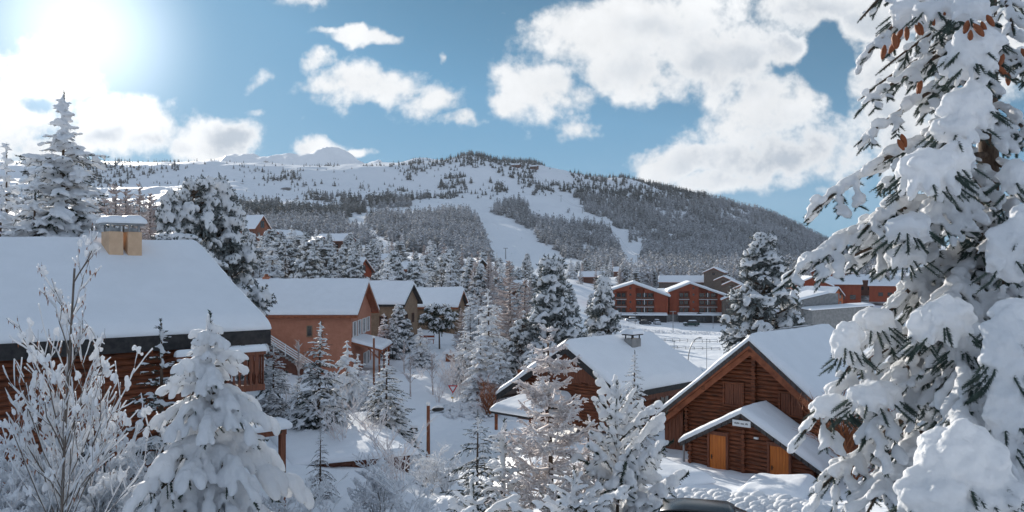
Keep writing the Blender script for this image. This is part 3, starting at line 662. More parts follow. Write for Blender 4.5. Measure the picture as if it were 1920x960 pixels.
# ---- pine: upswept limbs carrying rounded needle clumps with snow on top
def make_pine(seed, H, Rb, n_cl, cl_r, snow=1.0, bn=24, voxel=None, low=.15, top_r=.25, per=26, mats=('needle_pine', 'tree_snow', 'bark'), shape='cone', lump=1.0, ld=1.0):
    rng = np.random.default_rng(seed); BV, BF = brush(bn, seed+3, wd=.10); nee = []; sno = []; tr = Acc()
    bend = rng.normal(0, .02, 2)*H; spine = lambda z: np.array([bend[0]*(z/H)**2, bend[1]*(z/H)**2, z])
    tr.tube([spine(-.3*0+H*f) if f else [0, 0, -.4] for f in (0, .25, .5, .75, .97)], [.022*H, .017*H, .013*H, .008*H, .003*H], 8)
    for k in range(n_cl):
        f = low+(1-low)*((k+.5)/n_cl)**.9; z = H*f; az = k*2.399+rng.normal(0, .4)
        if shape == 'cone': r = Rb*(1-(f-low)/(1-low))**.75*rng.uniform(.35, 1.05)+.05*Rb
        elif shape == 'umbrella': r = Rb*math.sqrt(max(0, 1-((f-.75)/.28)**2)) * rng.uniform(.3, 1.0) if f > .48 else Rb*.1
        else: r = Rb*(.35+.65*math.sin(math.pi*min(1, (f-low)/(1-low)*.9+.15)))*rng.uniform(.35, 1.05)
        c = spine(z)+np.array([math.cos(az)*r, math.sin(az)*r, rng.normal(0, .02*H)-r*.10]); cr = cl_r*rng.uniform(.7, 1.25)*(1-.35*f)
        rt_ = spine(max(z-r*.35, .05*H)); mid_ = (rt_+c)/2+[0, 0, -.05*r]
        tr.tube([rt_, mid_, c], [.006*H, .005*H, .0025*H], 4)
        m = int(per*ld); u = rng.normal(0, 1, (m, 3)); u /= np.linalg.norm(u, axis=1, keepdims=True); u[:, 2] *= .75; s_ = cr*rng.uniform(.5, .95, m)
        nee.append((c+u*cr*.35, u+[0, 0, .1], s_))
        # trailing sprays between trunk and clump
        q = rng.uniform(.35, .9, int(3*ld)+1); nee.append((rt_+(c-rt_)*q[:, None]+rng.normal(0, .15*cr, (len(q), 3)), rng.normal(0, 1, (len(q), 3))+(c-rt_)/max(r, .1), np.full(len(q), cr*.7)))
        if snow > 0:
            m2 = max(3, int(24*ld)); v = rng.normal(0, 1, (m2, 3)); v /= np.linalg.norm(v, axis=1, keepdims=True); v[:, 2] = np.abs(v[:, 2])*.8+.05; w_ = cr*.17*lump*rng.uniform(.35, 1.5, m2); keep = rng.random(m2) < snow
            dd = np.cross(v, rng.normal(0, 1, (m2, 3))); sno.append(((c+v*cr*.72)[keep], dd[keep], np.stack([w_*1.7, w_*1.05, w_*.7], -1)[keep]))
    fo = Acc(); pos, dd, ll = [np.concatenate([a[i] for a in nee]) for i in range(3)]; fo.inst(BV, BF, pos, frames(dd), np.stack([ll, ll*1.25, ll*1.25], -1))
    out = {'trunk': tr.mesh('trunk', M[mats[2]], True), 'foliage': fo.mesh('foliage', M[mats[0]])}
    if snow > 0:
        IV, IF = ico(1 if not voxel else 2); sn = Acc(); pos, dd, ss = [np.concatenate([a[i] for a in sno]) for i in range(3)]; IVn = IV*(1+.25*vnoise(IV[:, 0]*1.7+seed, IV[:, 1]*1.7, IV[:, 2]*1.7))[:, None]
        sn.inst(IVn, IF, pos, frames(dd), ss); me = sn.mesh('snow', None if voxel else M[mats[1]], True)
        if voxel: me2 = remesh(me, voxel, 1, noise=voxel*.9, nscale=.5/voxel*.35); me2.materials.clear(); me2.materials.append(M[mats[1]]); me = me2; me.name = 'snow'
        out['snow'] = me
    return out
# ---- larch / bare conifer: whorls of thin frosted branches with fine twigs
def make_larch(seed, H, Rb, whorls, per, twigs=10, mats=('larch', 'bark'), rad=1.0, taper=.8, zero=.1, upl=.25, sub=5, twl=.35, sides=3, hoar=True):
    rng = np.random.default_rng(seed); tr = Acc(); br = Acc(); br2 = Acc(); tr.tube([[0, 0, -.3], [0.01*H, 0, H*.5], [0, .01*H, H]], [.013*H, .008*H, .002*H], 8)
    for k in range(whorls):
        f = zero+(1-zero)*(k+rng.uniform(0, 1))/whorls; z = f*H; r = Rb*(1-f)**taper+.03*H*.6; a0 = rng.uniform(0, 6.28)
        for j in range(per):
            az = a0+j*6.283/per+rng.normal(0, .3); Lb = r*rng.uniform(.65, 1.1); t = np.linspace(0, 1, 6); h = np.array([math.cos(az), math.sin(az), 0]); sd = np.array([-h[1], h[0], 0])
            ax = np.array([0, 0, z+rng.uniform(-.6, .6)*H/whorls*1.3])+h*(t*Lb)[:, None]+np.array([0, 0, 1.])*(((upl+rng.normal(0, .12))*t**2-.08*np.sin(t*3)+rng.normal(0, .12)*t)*Lb)[:, None]+sd*(rng.normal(0, .08)*t*t*Lb)[:, None]
            br.tube(ax, rad*(.006*H*.5*(1-t*.8)+.0012*H), sides)
            for q in range(twigs):
                s = rng.uniform(.15, 1); p = np.array([np.interp(s, t, ax[:, c]) for c in range(3)]); sg = rng.choice([-1, 1]); Lt = Lb*twl*(1.1-s*.7)*rng.uniform(.5, 1.1)
                dv = h*rng.uniform(.4, 1)+sd*sg*rng.uniform(.4, 1)+np.array([0, 0, rng.uniform(-.5, .45)]); dv /= np.linalg.norm(dv); e = p+dv*Lt; mid_ = p+dv*Lt*.5+rng.normal(0, .06*Lt, 3)
                br2.tube([p, mid_, e], np.array([.0016, .0014, .0009])*H*rad, sides)
                for w_ in range(sub):
                    g = rng.uniform(.2, 1); pp = p+(e-p)*g; dw = dv*.7+rng.normal(0, .6, 3); dw /= np.linalg.norm(dw); br2.tube([pp, pp+dw*Lt*rng.uniform(.15, .4)], np.array([.0013, .0008])*H*rad, sides)
    return {'trunk': tr.mesh('trunk', M[mats[1]], True), 'branches': br.mesh('branches', M[mats[0]], True), 'twigs': br2.mesh('twigs', M[mats[0]], True)}
# ---- deciduous shrub or sapling
def make_shrub(seed, H, stems=5, depth=3, spread=.6, rad=1.0, snow=0.0, mats=('larch_near', 'near_snow'), lump=1.0, leaves=0, trunk=False, nch=3, voxel=None, wood='bark_grey', clump=.3):
    rng = np.random.default_rng(seed); wd_ = Acc(); tw = Acc(); rib = Acc(); sno = []; lv = []
    def grow(p, d, L_, r, lev):
        n = 5; t = np.linspace(0, 1, n); w_ = rng.normal(0, .1, (n, 3)).cumsum(0)*L_*(.12 if trunk and lev == 0 else .35); pts = p+d*(t*L_)[:, None]+w_*t[:, None]+np.array([0, 0, .12*L_])*(t**2)[:, None]
        (wd_ if lev == 0 or r > .012 else tw).tube(pts, r*(1-.45*t), 5 if lev < 2 else 3)
        if snow > 0 and lev >= 1 and abs(d[2]) < .93:
            m = max(4, int(L_/.06)); f = np.linspace(.02, 1, m); pp = np.stack([np.interp(f, t, pts[:, c]) for c in range(3)], -1); rr_ = r*(1-.45*f)
            on = np.clip(vnoise(f*L_*5+rng.uniform(0, 99), 0)*.9+.75*snow, 0, 1)*(1-.5*abs(d[2])); th = lump*(.006+.013*on*rng.uniform(.7, 1.3, m))*(1 if lev < 3 else .8)
            rib.tube(pp+np.array([0, 0, 1.])*(rr_*.8+th*.45)[:, None], np.where(on > .18, th, rr_*.3+.001), 5)
            if rng.random() < .5*snow*clump:
                f0 = rng.uniform(.2, .95); q = np.array([np.interp(f0, t, pts[:, c]) for c in range(3)]); k = int(rng.integers(4, 9)); s_ = lump*rng.uniform(.018, .042, k); sno.append((q+rng.normal(0, .035*lump, (k, 3))+[0, 0, .03*lump], np.repeat((pts[-1]-pts[0])[None], k, 0)+rng.normal(0, .3, (k, 3)), np.stack([s_*1.6, s_*1.05, s_], -1)))
        if leaves and lev >= 2:
            for _ in range(leaves):
                if rng.random() < .5: f = rng.uniform(.3, 1); lv.append(np.array([np.interp(f, t, pts[:, c]) for c in range(3)]))
        if lev < depth:
            for _ in range(nch+(lev == 0 and trunk)*(26 if H > 5 else 12)):
                f = rng.uniform(.25, 1) if not (trunk and lev == 0) else rng.uniform(.42, .99); q = np.array([np.interp(f, t, pts[:, c]) for c in range(3)]); a = rng.uniform(0, 6.28); e = np.array([math.cos(a), math.sin(a), rng.uniform(-.1, .35)])
                dd = d*rng.uniform(.5, 1)+e*spread*1.2; dd /= np.linalg.norm(dd); grow(q, dd, L_*rng.uniform(.38, .62)*(.62*(1.2-f) if trunk and lev == 0 else 1), r*(.38 if trunk and lev == 0 else .55), lev+1)
    for k in range(stems):
        a = rng.uniform(0, 6.28); d = np.array([math.cos(a)*spread*.6, math.sin(a)*spread*.6, 1.]) if stems > 1 else np.array([.03, 0, 1.]); d /= np.linalg.norm(d)
        grow(np.array([rng.normal(0, .04)*H, rng.normal(0, .04)*H, -.1]) if stems > 1 else np.array([0, 0, -.2]), d, H*(rng.uniform(.55, .85) if stems > 1 else .98), (.011 if stems > 1 else .016)*H*rad, 0)
    out = {'stem': wd_.mesh('stem', M[wood] if snow > 0 or trunk else M[mats[0]], True)}
    if tw.n: out['twigs'] = tw.mesh('twigs', M[mats[0]] if not trunk else M[wood], True)
    if rib.n: out['snow'] = rib.mesh('snow', M[mats[1]], True)
    if sno:
        IV, IF = ico(1); sn = Acc(); pos, dd, ss = [np.concatenate([a[i] for a in sno]) for i in range(3)]; sn.inst(IV, IF, pos, frames(dd), ss); me = remesh(sn.mesh('snow', None, True), voxel or .03, 1, noise=.012, nscale=12); me.materials.clear(); me.materials.append(M[mats[1]]); me.name = 'snow_clumps'; out['snow_clumps'] = me
    if lv:
        lf = Acc(); lvp = np.array(lv); n = len(lvp); LV = np.array([[0, 0, 0], [.3, .16, .06], [.62, .1, 0], [1, 0, -.06], [.6, -.12, .03], [.28, -.15, .05]]); LF = np.array([[0, 1, 5], [1, 4, 5], [1, 2, 4], [2, 3, 4]])
        lf.inst(LV, LF, lvp, frames(rng.normal(0, .3, (n, 3))+[0, 0, -1]), rng.uniform(.05, .09, (n, 1))*np.ones((n, 3))); out['leaves'] = lf.mesh('leaves', M['leaf'])
    return out
def ground(px, d): x = (px-CX)/F*d; return (x, d, float(gz(x, d)))
def plant(parts, name, label, cat, loc, rz=0, sc=1.0, group=None, scz=None):
    rt = thing(name, label, cat, loc, rz, group); rt.scale = (sc, sc, scz or sc)
    for k, me in parts.items():
        o = link(k, me, rt)
        if 'stem' in parts and k != 'stem': o['kind'] = 'stuff'
    return rt
# ================================================================ log chalet on the right, with its annex
def right_chalet():
    A = P(1405, 640, 40.0)                     # roof apex at the front verge
    rt = frame_root('log_chalet', 'dark log chalet with closed shutters and a small front annex with two orange doors', 'chalet', (A[0], A[1], -9.75), RV)
    H = A[2]+9.75; s = .80; xl, xr = -5.15, 5.0; y0 = .0; yw = .62; L_ = 9.3
    gable_roof(rt, xl, xr, y0, L_, H, s, s, th=.14, sth=.42, mat='tile', fascia='bargeboard', fh=.26, seed=3, gablesnow=.35)
    xwl, xwr = -3.75, 4.1
    zt = lambda x: H-.16-abs(x)*s
    mb = MB()
    log_wall(mb, (xwl, yw), (xwr, yw), 0, [(0, zt(xwl)), (-xwl/(xwr-xwl), zt(0)), (1, zt(xwr))], (0, -1))
    log_wall(mb, (xwr, yw), (xwr, L_-.6), 0, [(0, zt(xwr)), (1, zt(xwr))], (1, 0))
    mb.add([(xwr, L_-.6, 0), (xwl, L_-.6, 0), (xwl, L_-.6, zt(xwl)), (0, L_-.6, zt(0)), (xwr, L_-.6, zt(xwr))], [(0, 1, 2, 3, 4)])
    log_wall(mb, (xwl, yw), (xwl, L_-.6), 0, [(0, zt(xwl)), (1, zt(xwl))], (-1, 0))
    mb.build('wall', M['log'], rt)
    for xq, zq in ((xwl+.09, .3), (xwr-.09, 0)): e = MB(); log_ends(e, xq, yw, 0, -1, zq, zt(xq), l=.22); e.build('log_corner', M['log'], rt)
    e2 = MB(); log_ends(e2, 0.0, yw, 0, -1, 2.6, H-.45, l=.26, r=.12); e2.build('log_post', M['log'], rt)
    # purlins showing under the verge
    pl = MB()
    for x in (0, -2.5, 2.5, xwl-.1, xwr+.1):
        z = H-.30-abs(x)*s; pl.box((x-.1, .05, z-.22), (x+.1, yw+.1, z)); 
    pl.build('purlin', M['log'], rt)
    # under-verge barge boards, lighter wood, set back behind the tile edge
    bb = MB()
    for sg, xe in ((-1, xl), (1, xr)):
        z1 = H-abs(xe)*s
        bb.prism([(sg*.0, .06, H-.32), (xe, .06, z1-.30), (xe, .06, z1-.62), (sg*.0, .06, H-.66)], (0, .05, 0))
    bb.build('bargeboard', M['bargeboard'], rt)
    # tile edge studs along the verge
    st = MB()
    for sg, xe in ((-1, xl), (1, xr)):
        n = 17
        for i in range(n):
            x = xe*(i+.5)/n; z = H-abs(x)*s; dx = xe/n*.46
            st.prism([(x-dx, -.075, H-abs(x-dx)*s+.03), (x+dx, -.075, H-abs(x+dx)*s+.03), (x+dx, -.075, H-abs(x+dx)*s-.20), (x-dx, -.075, H-abs(x-dx)*s-.20)], (0, .028, 0))
    st.build('verge_tile', M['tile'], rt)
    # board-clad store under the left eave
    pb = MB(); 
    for i in range(5):
        x0 = -4.98+i*.215; pb.box((x0+.006, yw-.12, 0), (x0+.205, yw-.08, zt(x0)-.30))
    pb.box((-5.0, yw-.08, 0), (-3.9, 6.5, zt(-5.0)-.34))
    pb.build('board_store', M['board'], rt)
    fb = MB(); fb.prism([(-5.75, .1, H-5.3*s-.70), (-3.95, .1, H-3.5*s-.85), (-3.95, .1, H-3.5*s-1.02), (-5.75, .1, H-5.3*s-.88)], (0, 3, 0)); lw = fb.build('lower_eave', M['bargeboard'], rt)
    sn = MB(); snow_slab(sn, (-5.8, .08, H-5.3*s-.70), (-5.8, 3.1, H-5.3*s-.70), (-5.16, 3.1, H-4.8*s-.76), (-5.16, .08, H-4.8*s-.76), .24, seed=8, nu=8, nv=4, e=.18); sn.build('snow_cover', M['roof_snow'], lw, True)
    shutters(rt, -1.56, -.63, 3.1, 4.1, yw-.04); shutters(rt, 1.3, 2.28, 2.95, 3.9, yw-.04)
    # annex ----------------------------------------------------
    HA = P(1390, 776, 38)[2]+9.75; ya = -2.1; xc = .70; al, ar = xc-3.15, xc+3.75; sa = .545
    an = MB(); wl, wr = al+.35, ar-.45; zta = lambda x: HA-.12-abs(x-xc)*sa
    dl0, dl1 = -.97, -.13; dr0, dr1 = 1.98, 2.86
    log_wall(an, (wl, ya+.3), (wr, ya+.3), 0, [(0, zta(wl)), ((xc-wl)/(wr-wl), zta(xc)), (1, zta(wr))], (0, -1), lh=.19)
    log_wall(an, (wr, ya+.3), (wr, yw-.1), 0, [(0, zta(wr)), (1, zta(wr))], (1, 0), lh=.19); log_wall(an, (wl, ya+.3), (wl, yw-.1), 0, [(0, zta(wl)), (1, zta(wl))], (-1, 0), lh=.19)
    an.build('annex_wall', M['log'], rt)
    rf = MB(); t = .13
    rf.prism([(al, ya, HA-3.15*sa), (xc, ya, HA), (ar, ya, HA-3.75*sa), (ar, ya, HA-3.75*sa-t), (xc, ya, HA-t), (al, ya, HA-3.15*sa-t)], (0, yw-ya-.16, 0))
    ro = rf.build('annex_roof', M['tile'], rt)
    s2 = MB(); snow_slab(s2, (al-.02, ya-.03, HA-3.15*sa), (al-.02, yw-.15, HA-3.15*sa), (xc, yw-.15, HA), (xc, ya-.03, HA), .30, seed=5, e=.22)
    snow_slab(s2, (ar+.02, yw-.15, HA-3.75*sa), (ar+.02, ya-.03, HA-3.75*sa), (xc, ya-.03, HA), (xc, yw-.15, HA), .30, seed=6, e=.22); s2.build('snow_cover', M['roof_snow'], ro, True)
    vt = MB()
    for sg, wd_ in ((-1, 3.15), (1, 3.75)):
        n = int(wd_/.3)
        for i in range(n):
            a = wd_*(i+.06)/n; b = wd_*(i+.94)/n
            vt.prism([(xc+sg*a, ya-.05, HA-a*sa+.02), (xc+sg*b, ya-.05, HA-b*sa+.02), (xc+sg*b, ya-.05, HA-b*sa-.17), (xc+sg*a, ya-.05, HA-a*sa-.17)], (0, .045, 0))
    vt.build('verge_tile', M['tile'], ro)
    for xq in (wl+.1, wr-.1): e = MB(); log_ends(e, xq, ya+.3, 0, -1, .0, zta(xq)-.1, l=.2, lh=.19, r=.1); e.build('log_corner', M['log'], rt)
    e = MB(); log_ends(e, .73, ya+.3, 0, -1, 0, HA-.75, l=.22, lh=.19, r=.1); e.build('log_post', M['log'], rt)
    plank_door(rt, dl0, dl1, .1, 2.05, ya+.24, side=-1); plank_door(rt, dr0, dr1, .1, 1.95, ya+.24, side=-1)
    sg = MB(); sg.box((.30, ya-.07, HA-.56), (1.18, ya-.02, HA-.28)); so_ = sg.build('name_board', M['white'], rt, bevel=.008)
    # the photographed writing is too small to read: short dark strokes in three word groups
    mk = MB(); x = .40; wl_ = random.Random(4)
    for nlet in (6, 4, 3):
        for _ in range(nlet):
            hh = wl_.choice((.05, .065, .08)); mk.box((x, ya-.074, HA-.45), (x+.028, ya-.0705, HA-.45+hh)); x += .044
        x += .05
    mk.build('lettering', M['fascia'], so_)
    dp = MB(); dp.tube([(wr+.28, ya+.05, zta(wr)-.2), (wr+.28, ya+.05, .0)], .045, 8); dp.build('downpipe', M['metal'], rt)
    dp = MB(); dp.tube([(wl-.2, ya+.1, zta(wl)-.15), (wl-.2, ya+.1, .0)], .055, 8); dp.build('downpipe', M['metal'], rt)
    lp = MB(); lp.box((1.25, ya+.1, HA-1.05), (1.45, ya+.2, HA-.97)); lp.build('wall_lamp', M['white'], rt)
right_chalet()

# ================================================================ log chalet in the middle
def middle_chalet():
    A = P(1060, 650, 52.0); g0 = -9.9
    rt = frame_root('log_chalet', 'log chalet with a red boarded gable and snow-covered chimney behind the frosted larch', 'chalet', (A[0], A[1], g0), RV)
    H = A[2]-g0; s = .60; xl, xr = -5.8, 4.15; L_ = 9.5; yw = .75
    gable_roof(rt, xl, xr, 0, L_, H, s, s, th=.16, sth=.48, mat='tile', fascia='fascia', fh=.34, seed=13, gablesnow=.4)
    xwl, xwr = -4.6, 3.35; zt = lambda x: H-.18-abs(x)*s
    mb = MB(); log_wall(mb, (xwl, yw), (xwr, yw), 0, [(0, 3.2), (.5, 3.2), (1, 3.2)], (0, -1)); log_wall(mb, (xwr, yw), (xwr, L_-.5), 0, [(0, zt(xwr)), (1, zt(xwr))], (1, 0))
    log_wall(mb, (xwl, yw), (xwl, L_-.5), 0, [(0, zt(xwl)), (1, zt(xwl))], (-1, 0))
    mb.add([(xwr, L_-.5, 0), (xwl, L_-.5, 0), (xwl, L_-.5, zt(xwl)), (0, L_-.5, zt(0)), (xwr, L_-.5, zt(xwr))], [(0, 1, 2, 3, 4)])
    mb.build('wall', M['log'], rt)
    bd = MB(); x = -4.9
    while x < 3.3:          # upright boards with a saw-tooth lower edge, one per board
        z0 = 2.75+(.08 if int(x*10) % 2 else 0); zt0 = zt(x+.1)
        if zt0 > z0: bd.prism([(x, yw-.16, z0+.06), (x+.08, yw-.16, z0), (x+.16, yw-.16, z0+.06), (x+.16, yw-.16, zt(x+.16)), (x, yw-.16, zt(x))], (0, .05, 0))
        x += .172
    bd.build('gable_boards', M['board'], rt)
    bd = MB(); y = .8
    while y < L_-.6:
        bd.box((xwr+.42, y, zt(xwr)-1.0-(.06 if int(y*9) % 2 else 0)), (xwr+.46, y+.15, zt(xwr)-.36)); y += .17
    bd.build('eave_boards', M['board'], rt)
    for y in (.5, 4.4, 8.6): po = MB(); po.box((xwr+.25, y, 0), (xwr+.41, y+.16, zt(xwr)-.35)); po.build('porch_post', M['log'], rt)
    for y in (5.2, 7.0): window(rt, y, y+.9, 1.1, 2.2, xwr+.07, out=1, axis='y')
    window(rt, -1.8, -.9, 1.0, 2.2, yw-.07); 
    ch = MB(); ch.box((.7, 5.1, H-.9), (1.35, 6.1, H+.22)); c = ch.build('chimney', M['concrete'], rt, bevel=.02)
    cp = MB()
    for x in (.75, 1.24):
        for y in (5.15, 5.98): cp.box((x, y, H+.22), (x+.06, y+.06, H+.44))
    cp.box((.6, 5.0, H+.44), (1.45, 6.2, H+.51)); cp.build('chimney_cap', M['dark'], c)
    sn = MB(); snow_slab(sn, (.58, 4.98, H+.51), (.58, 6.22, H+.51), (1.02, 6.22, H+.52), (1.02, 4.98, H+.52), .34, 8, 5, seed=3, e=.2)
    snow_slab(sn, (1.47, 6.22, H+.51), (1.47, 4.98, H+.51), (1.02, 4.98, H+.52), (1.02, 6.22, H+.52), .34, 8, 5, seed=4, e=.2); sn.build('snow_cap', M['roof_snow'], c, True)
    # low porch roof in front of the gable
    pr = MB(); z = 1.5
    pr.prism([(-3.1, -3.3, z-.35), (-3.1, .5, z+.25), (-3.1, .5, z+.12), (-3.1, -3.3, z-.48)], (3.1, 0, 0)); p_ = pr.build('porch_roof', M['fascia'], rt)
    sn = MB(); snow_slab(sn, (-3.12, -3.33, z-.35), (.02, -3.33, z-.35), (.02, .5, z+.25), (-3.12, .5, z+.25), .42, 18, 12, seed=21, e=.3); sn.build('snow_cover', M['roof_snow'], p_, True)
    for x in (-3.0, -.2): pw = MB(); pw.box((x, -3.1, 0), (x+.14, -2.96, z-.45)); pw.build('porch_post', M['log'], rt)
middle_chalet()

# ================================================================ big log house on the left
def left_house():
    r1 = np.array([.736, .677]); C0 = P(505, 618, 28.0); g0 = -7.9
    rt = frame_root('log_house', 'big red-brown log house with a broad snowy roof and two cream chimneys', 'house', (C0[0], C0[1], g0), r1)
    # local: eave corner at (0,0); house extends to -y; ridge at x = -5.6 ... wait: +x points to the right of r1, the house lies on the far side (-x)
    He = C0[2]-g0; sl = .47; xrid = -5.6; zr = He+5.6*sl; Ln = 21.0
    gable_roof(rt, -11.2, 0, -Ln, 0, zr, sl, sl, th=.22, sth=.40, xr_ridge=xrid, mat='tile', fascia='fascia', fh=.46, seed=31, gablesnow=.32)
    xw = -.95; mb = MB(); zt = lambda x: zr-.25-abs(x-xrid)*sl
    log_wall(mb, (xw, -Ln+.4), (xw, -.9), -1, [(0, zt(xw)), (1, zt(xw))], (1, 0), lh=.185, depth=.05)
    mb.add([(xw, -.9, -1), (-10.3, -.9, -1), (-10.3, -.9, zt(-10.3)), (xrid, -.9, zt(xrid)), (xw, -.9, zt(xw))], [(0, 1, 2, 3, 4)])
    mb.build('wall', M['log'], rt)
    sf = MB(); sf.box((xw+.05, -Ln+.4, zt(xw)-.42), (-.03, -.3, zt(xw)-.36)); sf.build('soffit', M['log_dark'], rt)
    window(rt, -9.55, -8.75, 1.45, 2.75, xw+.04, out=1, axis='y', frame='log_dark', fr=.1, proud=.08); window(rt, -12.6, -10.9, 1.35, 2.6, xw+.04, out=1, axis='y', frame='log_dark', fr=.1, proud=.08)
    window(rt, -5.6, -4.7, 1.5, 2.7, xw+.04, out=1, axis='y', frame='log_dark', fr=.1, proud=.08)
    # balcony at the right end
    bl = MB(); zb = He-1.7; bl.box((xw+.1, -3.2, zb-.2), (.40, -.35, zb)); b = bl.build('balcony', M['board'], rt)
    rl = MB(); y = -3.15
    while y < -.5:
        rl.prism([(.36, y, zb), (.36, y+.1, zb), (.36, y+.07, zb+.25), (.36, y+.13, zb+.45), (.36, y+.1, zb+.95), (.36, y, zb+.95), (.36, y-.03, zb+.45), (.36, y+.03, zb+.25)], (.03, 0, 0)); y += .19
    x = xw+.2
    while x < .3: rl.box((x, -.40, zb), (x+.1, -.37, zb+.95)); x += .17
    rl.box((.30, -3.2, zb+.95), (.43, -.33, zb+1.05)); rl.box((xw+.1, -.45, zb+.95), (.30, -.33, zb+1.05)); rl.build('railing', M['board'], b)
    sn = MB(); snow_slab(sn, (.46, -.31, zb+1.05), (.46, -3.22, zb+1.05), (.37, -3.22, zb+1.06), (.37, -.31, zb+1.06), .2, 14, 3, seed=2, e=.07, over=.03)
    snow_slab(sn, (.28, -3.22, zb+1.05), (.28, -.31, zb+1.05), (.37, -.31, zb+1.06), (.37, -3.22, zb+1.06), .2, 14, 3, seed=2, e=.07, over=.03); sn.build('snow_cover', M['roof_snow'], b, True)
    # lower terrace corner with thick snow
    tr = MB(); zz = He-3.2; tr.box((xw+.1, -3.4, zz-.18), (.62, .3, zz)); tr.box((.42, .1, -.8), (.6, .28, zz-.18)); tr.beam((xw+.1, -.9, zz-1.2), (.35, -.9, zz-.18), .12, .12); t_ = tr.build('terrace', M['board'], rt)
    sn = MB(); snow_slab(sn, (.72, .38, zz), (.72, -3.4, zz), (.2, -3.4, zz+.01), (.2, .38, zz+.01), .3, 14, 5, seed=7, e=.15); snow_slab(sn, (xw+.1, .40, zz+.002), (.66, .40, zz+.002), (.66, -.1, zz+.012), (xw+.1, -.1, zz+.012), .3, 12, 4, seed=9, e=.15); sn.build('snow_cover', M['roof_snow'], t_, True)
    # two chimneys on the ridge
    for k, (px0, px1) in enumerate(((199, 224), (234, 259))):
        # solve position along the ridge for each column
        pxm = (px0+px1)/2; t = (pxm-CX)/F
        rp = C0[:2]+np.array([r1[1], -r1[0]])*xrid      # a point of the ridge line above y = 0
        x = xrid+.9; rp = C0[:2]+np.array([r1[1], -r1[0]])*x; lam = (t*rp[1]-rp[0])/(r1[0]-t*r1[1]); y = lam; zr = He+5.6*sl-.42
        hw = .235
        ch = MB(); ch.box((x-.45, y-hw, zr-.5), (x+.35, y+hw, zr+1.05)); c = ch.build('chimney', M['chimney'], rt, bevel=.015)
        cp = MB()
        for xx in (x-.38, x+.24):
            for yy_ in (y-hw+.05, y+hw-.11): cp.box((xx, yy_, zr+1.05), (xx+.06, yy_+.06, zr+1.27))
        cp.box((x-.36, y-hw+.08, zr+1.05), (x+.26, y+hw-.08, zr+1.17)); cp.box((x-.5, y-hw-.09, zr+1.27), (x+.4, y+hw+.09, zr+1.33)); cp.build('chimney_cap', M['metal'], c)
        sn = MB(); snow_slab(sn, (x-.56, y+hw+.12, zr+1.33), (x-.56, y-hw-.12, zr+1.33), (x-.05, y-hw-.12, zr+1.34), (x-.05, y+hw+.12, zr+1.34), .27, 9, 6, seed=3+k, e=.22, over=.05)
        snow_slab(sn, (x+.46, y-hw-.12, zr+1.33), (x+.46, y+hw+.12, zr+1.33), (x-.05, y+hw+.12, zr+1.34), (x-.05, y-hw-.12, zr+1.34), .27, 9, 6, seed=5+k, e=.22, over=.05)
        sn.build('snow_cap', M['roof_snow'], c, True)
left_house()

